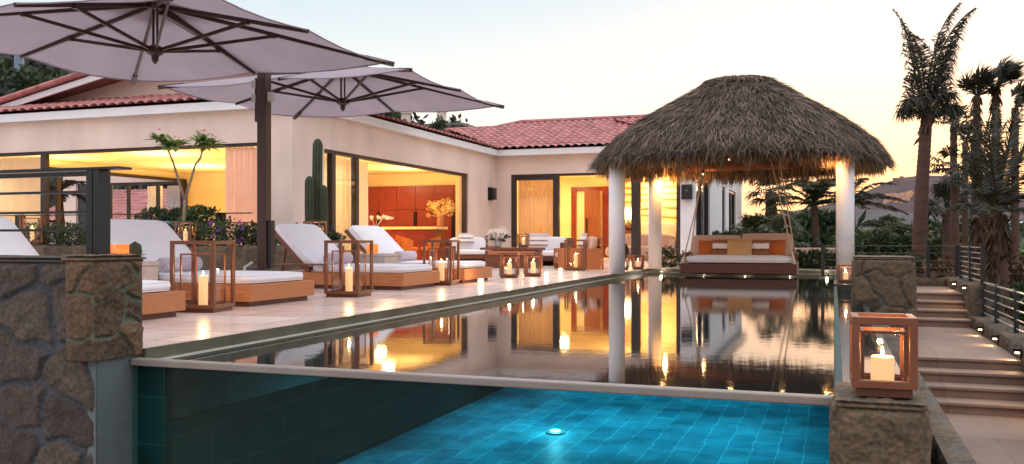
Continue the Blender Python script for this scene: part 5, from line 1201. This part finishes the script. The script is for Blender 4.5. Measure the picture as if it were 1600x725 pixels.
c, g_ = pp_(1526, 150, 26); fan_palm('tall shaggy fan palm, left one of the two tall ones at the right edge', c, g_, 30, .85, .12, rs, wind=RT * .45 + Vector((0, 0, .25)), skirt=.4, up=.7, drp=.35)
c, g_ = pp_(1556, 135, 26); fan_palm('tall shaggy fan palm, right one of the two tall ones at the right edge', c, g_, 32, .95, .12, rs, wind=RT * 1.1 + Vector((0, 0, .35)), skirt=.45, up=.7, drp=.2)
def curve_palm(label, base, d, fronds, r0, l0, n, m, z=-4, w_=.03, wind=None, skirt=True):
    gp = at(base[0], base[1], d); gp.z = z; r = thing('palm_tree', label, 'palm', gp, 0, 'palms in the garden'); top = at(base[0], base[1], d)
    tk = MB(); trunk(tk, [gp, top - (top - gp) * .4 + Vector((.05, 0, 0)), top], r0, r0 * .85, 70, .07); tk.build('trunk', trunk_m, r, off=gp, smooth=True)
    if skirt:
        sk = MB()
        for _ in range(420):
            p = gp.lerp(top, rs.uniform(.45, 1)); a = rs.random() * 2 * PI; o_ = Vector((math.cos(a), math.sin(a), 0)); straw(sk, p + o_ * r0 * .8, o_ * .6 + Vector((0, 0, rs.choice((-1, -1, .8)))), rs.uniform(.10, .26), .06, .04, rs)
        sk.build('dry_sheaths', shag_m, r, off=gp)
    cr = MB()
    for f in fronds:
        dz = rs.uniform(-1.3, 1.3); P_ = [top] + [at(u, v, d + dz * (k + 1) / 3) for k, (u, v) in enumerate(f)]
        c_ = [P_[0] * (1 - t) ** 3 + P_[1] * 3 * t * (1 - t) ** 2 + P_[2] * 3 * t * t * (1 - t) + P_[3] * t ** 3 for t in [i / 12 for i in range(13)]]
        cr.tube(c_, [.024 * (1 - i / 16) for i in range(13)], 5); leaflets(cr, c_, l0, n, rs, (wind or RT * .3), w_, .5, tip=.4)
    cr.build('crown', m, r, off=gp)
curve_palm('near feathery palm with shaggy trunk behind the stair railing at the right edge', (1560, 335), 15.5,
  [[(1562, 280), (1575, 220), (1600, 160)], [(1568, 285), (1590, 240), (1618, 200)], [(1570, 300), (1598, 270), (1630, 250)], [(1556, 280), (1552, 225), (1560, 165)], [(1550, 290), (1540, 250), (1522, 205)], [(1572, 310), (1600, 300), (1630, 312)], [(1565, 270), (1580, 200), (1592, 150)], [(1545, 305), (1525, 290), (1512, 300)], [(1568, 290), (1596, 225), (1630, 178)], [(1555, 290), (1545, 240), (1545, 190)], [(1580, 320), (1605, 325), (1622, 345)], [(1550, 320), (1535, 320), (1522, 340)]], .15, .40, 64, palm_leaf, w_=.022)
curve_palm('leaning feathery palm between the two tall fan palms and the tallest palm', (1532, 330), 21,
  [[(1534, 270), (1538, 210), (1552, 160)], [(1528, 275), (1515, 225), (1500, 200)], [(1540, 285), (1560, 240), (1585, 222)], [(1526, 300), (1505, 275), (1488, 290)], [(1540, 300), (1562, 290), (1580, 318)], [(1532, 270), (1528, 215), (1524, 170)], [(1536, 280), (1550, 225), (1572, 190)], [(1524, 315), (1506, 310), (1496, 335)], [(1530, 270), (1520, 230), (1508, 240)]], .13, .5, 54, palm_leaf, w_=.026)
c, g_ = pp_(1508, 222, 28); fan_palm('small wind tossed fan palm between the slim one and the tall pair', c, g_, 20, .8, .10, rs, wind=RT * .6 + Vector((0, 0, .2)), up=.5, drp=.5)
c, g_ = pp_(1586, 168, 25); fan_palm('wind tossed fan palm cut by the right edge above the feathery one', c, g_, 22, .8, .11, rs, wind=RT * .9 + Vector((0, 0, .3)), up=.7, drp=.3)
c, g_ = pp_(1205, 300, 42); fan_palm('thick trunked fan palm seen beside the swing rope, left of the other garden palms', c, g_, 24, 1.25, .28, rs, skirt=.55)
c, g_ = pp_(1272, 322, 32, -1.5); feather_palm('feathery palm with pale trunk seen just left of the right column', c, g_, 20, 2.0, .16, rs, palm_leaf_g, RT * -.02, .75, .5, 44, .55)
c, g_ = pp_(1330, 318, 33); feather_palm('feathery palm whose fronds reach out right of the right column', c, g_, 18, 2.0, .16, rs, palm_leaf, RT * .1, .55, .5, 44, .7)
c, g_ = pp_(1252, 358, 38); feather_palm('low feathery palm between the two ropes and the column', c, g_, 16, 1.9, .15, rs, palm_leaf_g, RT * 0, .6, .5, 40, .5)
c, g_ = pp_(1178, 372, 30, -1.5); fan_palm('low spiky fan palm beside the end of the white house wall', c, g_, 26, .95, .12, rs, palm_leaf_g, up=.6)
c, g_ = pp_(1222, 378, 29, -1.5); fan_palm('low spiky fan palm right behind the daybed back', c, g_, 26, .95, .12, rs, palm_leaf_g, up=.6)
c, g_ = pp_(1478, 330, 26); fan_palm('spiky dark fan palm behind the wire railing', c, g_, 26, .95, .12, rs, palm_leaf, up=.7)
c, g_ = pp_(1400, 372, 34); feather_palm('low arching palm between the stone block and the thick palm trunk', c, g_, 18, 2.0, .15, rs, palm_leaf_g, RT * .05, .5, .5, 44, .6)
c, g_ = pp_(1360, 380, 30); feather_palm('low arching palm directly above the rough stone block', c, g_, 16, 1.7, .15, rs, palm_leaf_g, RT * .0, .5, .5, 44, .6)
c = Vector((-26.5, 25.5, 2.4)); feather_palm('dark palm glimpsed through the left room window', c, (c.x, c.y, 0), 14, 1.4, .12, rs, palm_leaf, RT * 0, .3, .4, 30, .8)
# garden shrubs down the slope on the right
def shrub(label, u, v, d, rx, rz_, n, size, m=leaf_mid, gnd=None):
    c = at(u, v, d); gz_ = c.z - rz_ if gnd is None else gnd
    r = thing('garden_shrub', label, 'shrub', (c.x, c.y, gz_), 0, 'garden shrubs on the slope'); of = r.location
    mb = MB()
    for _ in range(14): q = (c.x + rs.gauss(0, .42) * rx, c.y + rs.gauss(0, .3) * rx, c.z + rs.uniform(-.8, .7) * rz_); blob_leaves(mb, q, (rx * .34, rx * .3, rz_ * .33), n // 14, size, rs, .3, .3)
    mb.build('foliage', m, r, off=of); t_ = MB()
    for _ in range(5): t_.tube([(c.x + rs.gauss(0, .1), c.y, gz_), (c.x + rs.gauss(0, .4) * rx, c.y, c.z)], .03, 5)
    t_.build('stems', bark_m, r, off=of)
olive = mat('olive_leaves', s(96, 88, 54), .6, .3, 1, island=.5)
for a in (('dense shrub mass behind the daybed below the palms', 1215, 392, 33, 2.6, .7, 4200, .14, leaf_dark), ('tall shrub left of the right palapa column', 1280, 372, 36, 2.0, 1.2, 4200, .14, leaf_dark),
          ('shrub between the right column and the stone block', 1350, 402, 31, 1.6, .9, 3400, .12, leaf_mid), ('round shrub above the right part of the stone block', 1398, 408, 29, 1.3, .8, 3000, .11, leaf_dark),
          ('olive shrub behind the wire railing left of its post', 1462, 405, 30, 1.5, 1.2, 3600, .11, olive), ('dark shrub between the trunks behind the railing corner', 1515, 392, 33, 1.9, 1.5, 4200, .13, leaf_dark),
          ('reddish brown shrub down the slope at the right edge', 1590, 460, 20, 1.6, 1.0, 4600, .09, mat('russet_leaves', s(92, 66, 44), .6, .3, 1, island=.5)), ('green shrub further down the slope at the right edge', 1590, 412, 34, 2.0, .9, 4200, .12, leaf_mid),
          ('dark shrub below the lower railing at the right', 1600, 500, 18, 1.2, .8, 4200, .08, leaf_dark), ('dark shrub outside the lower railing nearest the camera', 1720, 540, 12.5, 1.0, .8, 4200, .07, leaf_dark)): shrub(*a)
# far green masses on the plain: too many to count
fm = MB(); rs2 = random.Random(3)
for _ in range(420):
    u = rs2.uniform(1130, 1750); d = rs2.uniform(50, 150); c = at(u, 373, d); r_ = rs2.uniform(1.2, 2.8); blob_leaves(fm, (c.x, c.y, -4 + r_ * rs2.uniform(.5, 1.3)), (r_, r_, r_ * .9), 46, .8, rs2, .4, .3)
tag(fm.build('scrub_woodland', leaf_dark), kind='stuff')
fm = MB()
for _ in range(520):
    u = rs2.uniform(-350, 760); t = rs2.random(); d = 46 + 50 * t; vs_ = np.interp(u, [-700, -300, -100, 0, 120, 240, 420, 600, 700, 800], [60, 40, 62, 78, 108, 140, 176, 186, 202, 255])
    z0 = CAMZ + 45 * 43 / FPX; z1 = CAMZ + 95 * (373 - vs_) / FPX; c = at(u, 373, d); z = z0 + (z1 - z0) * ((d - 45) / 50) ** 1.25
    r_ = rs2.uniform(.7, 1.8); blob_leaves(fm, (c.x, c.y, z + r_ * .3), (r_, r_, r_ * .8), 46, .5, rs2, .4, .3)
tag(fm.build('hillside_scrub', mat('hill_leaves', s(60, 66, 56), .8, .4, .5, island=.5)), kind='stuff')
# things on the skyline above the roofs
hb_ = thing('hill_building', 'pale hillside building with two chimneys above the tiled roof', 'house', at(668, 205, 88))
c = at(668, 200, 88); ofs = hb_.location
MB().box(c.x - 3.4, c.x + 3.4, c.y, c.y + 4, c.z - 4.5, c.z + .1).build('wall', plaster, hb_, off=ofs)
m_ = MB(); m_.box(c.x - 3.8, c.x + 3.8, c.y - .4, c.y + 4.3, c.z + .1, c.z + .35); m_.build('roof', mat('grey_roof', s(120, 116, 116), .8), hb_, off=ofs)
for dx in (-3.0, .9): MB().box(c.x + dx - .35, c.x + dx + .35, c.y + 1, c.y + 1.7, c.z + .35, c.z + 1.7).box(c.x + dx - .5, c.x + dx + .5, c.y + .9, c.y + 1.8, c.z + 1.7, c.z + 1.9).build('chimney', plaster, hb_, off=ofs)
m_ = MB(); m_.box(c.x - 1.4, c.x + 5.5, c.y - 2.5, c.y - 2.4, c.z - 1.6, c.z - 1.45)
for k in range(7): m_.box(c.x - 1.3 + k * 1.1, c.x - 1.2 + k * 1.1, c.y - 2.5, c.y - 2.4, c.z - 4, c.z - 1.6)
m_.build('pergola', dark_wood, hb_, off=ofs)
def small_tree(label, u, v, d, r_, n=900):
    c = at(u, v, d); gnd = c.z - 3.5; r = thing('hillside_tree', label, 'tree', (c.x, c.y, gnd), 0, 'trees above the tiled roofs'); t_ = MB().tube([(c.x, c.y, gnd), (c.x + .1, c.y, c.z)], [.15, .08], 7)
    for _ in range(4): t_.tube([(c.x, c.y, c.z - r_), (c.x + rs.gauss(0, .5) * r_, c.y + rs.gauss(0, .5) * r_, c.z + r_ * .3)], .04, 5)
    t_.build('trunk', bark_m, r, off=r.location); m_ = MB()
    for _ in range(9): blob_leaves(m_, (c.x + rs.gauss(0, .5) * r_, c.y + rs.gauss(0, .5) * r_, c.z + rs.gauss(0, .35) * r_), (r_ * .4,) * 3, n // 9, r_ * .16, rs, .3, .2)
    m_.build('crown', leaf_dark, r, off=r.location)
small_tree('dark round tree peeping over the roof left of the hillside building', 592, 186, 84, 1.4)
small_tree('small tree at the right end of the hillside building', 691, 197, 86, .8); small_tree('tiny tree farthest right above the tiled roof', 722, 202, 90, .5)
small_tree('dark tree on the hillside behind the left gable', 60, 128, 60, 1.8)
# hillside village on the far hill: one mass of tiny houses
vl = MB(); rs3 = random.Random(8)
for _ in range(60):
    a = (rs3.uniform(1382, 1426) - 1150) / 950; q = rs3.uniform(.34, .44); p = hill_fn(a, q); k = rs3.uniform(1.0, 2.2); vl.box(p[0] - k, p[0] + k, p[1] - k, p[1] + k, p[2] - 3, p[2] + rs3.uniform(1.6, 4.5))
tag(vl.build('hill_village', mat('village_walls', s(206, 160, 130), .9, .2, .01)), kind='stuff')
tw_ = MB().box(at(1400, 0, 1240).x - 4, at(1400, 0, 1240).x + 4, at(1400, 0, 1240).y, at(1400, 0, 1240).y + 6, at(1399, 284, 1240).z, at(1399, 281, 1240).z + 3).box(at(1402, 0, 1240).x + 3, at(1402, 0, 1240).x + 8, at(1402, 0, 1240).y, at(1402, 0, 1240).y + 5, at(1399, 284, 1240).z, at(1399, 281, 1240).z + 5)
tag(tw_.build('hilltop_house', mat('dusk_wall', s(130, 100, 96), .9)), 'tiny blocky house on the crest of the far hill', 'house')
pole = at(30, 170, 70); tag(MB().tube([(pole.x, pole.y, pole.z - 3), (pole.x, pole.y, pole.z + 4.2)], .35, 8).build('water_pipe', mat('blue_grey_pole', s(120, 140, 160), .6), off=tuple(pole)), 'blue grey upright pole on the dark hillside at far left', 'pole')

# evening air between here and the far hills
hz = MB().box(-2500, 2500, -290, 2600, -5.4, 330)
o = hz.build('haze', bpy.data.materials.new('haze_air')); tag(o, kind='stuff')
m = o.data.materials[0]; m.use_nodes = True; nt_ = m.node_tree; nt_.nodes.clear(); mo = nt_.nodes.new('ShaderNodeOutputMaterial'); pv_ = nt_.nodes.new('ShaderNodeVolumePrincipled')
pv_.inputs['Color'].default_value = (.9, .84, .84, 1); pv_.inputs['Density'].default_value = .00004; nt_.links.new(pv_.outputs[0], mo.inputs['Volume'])
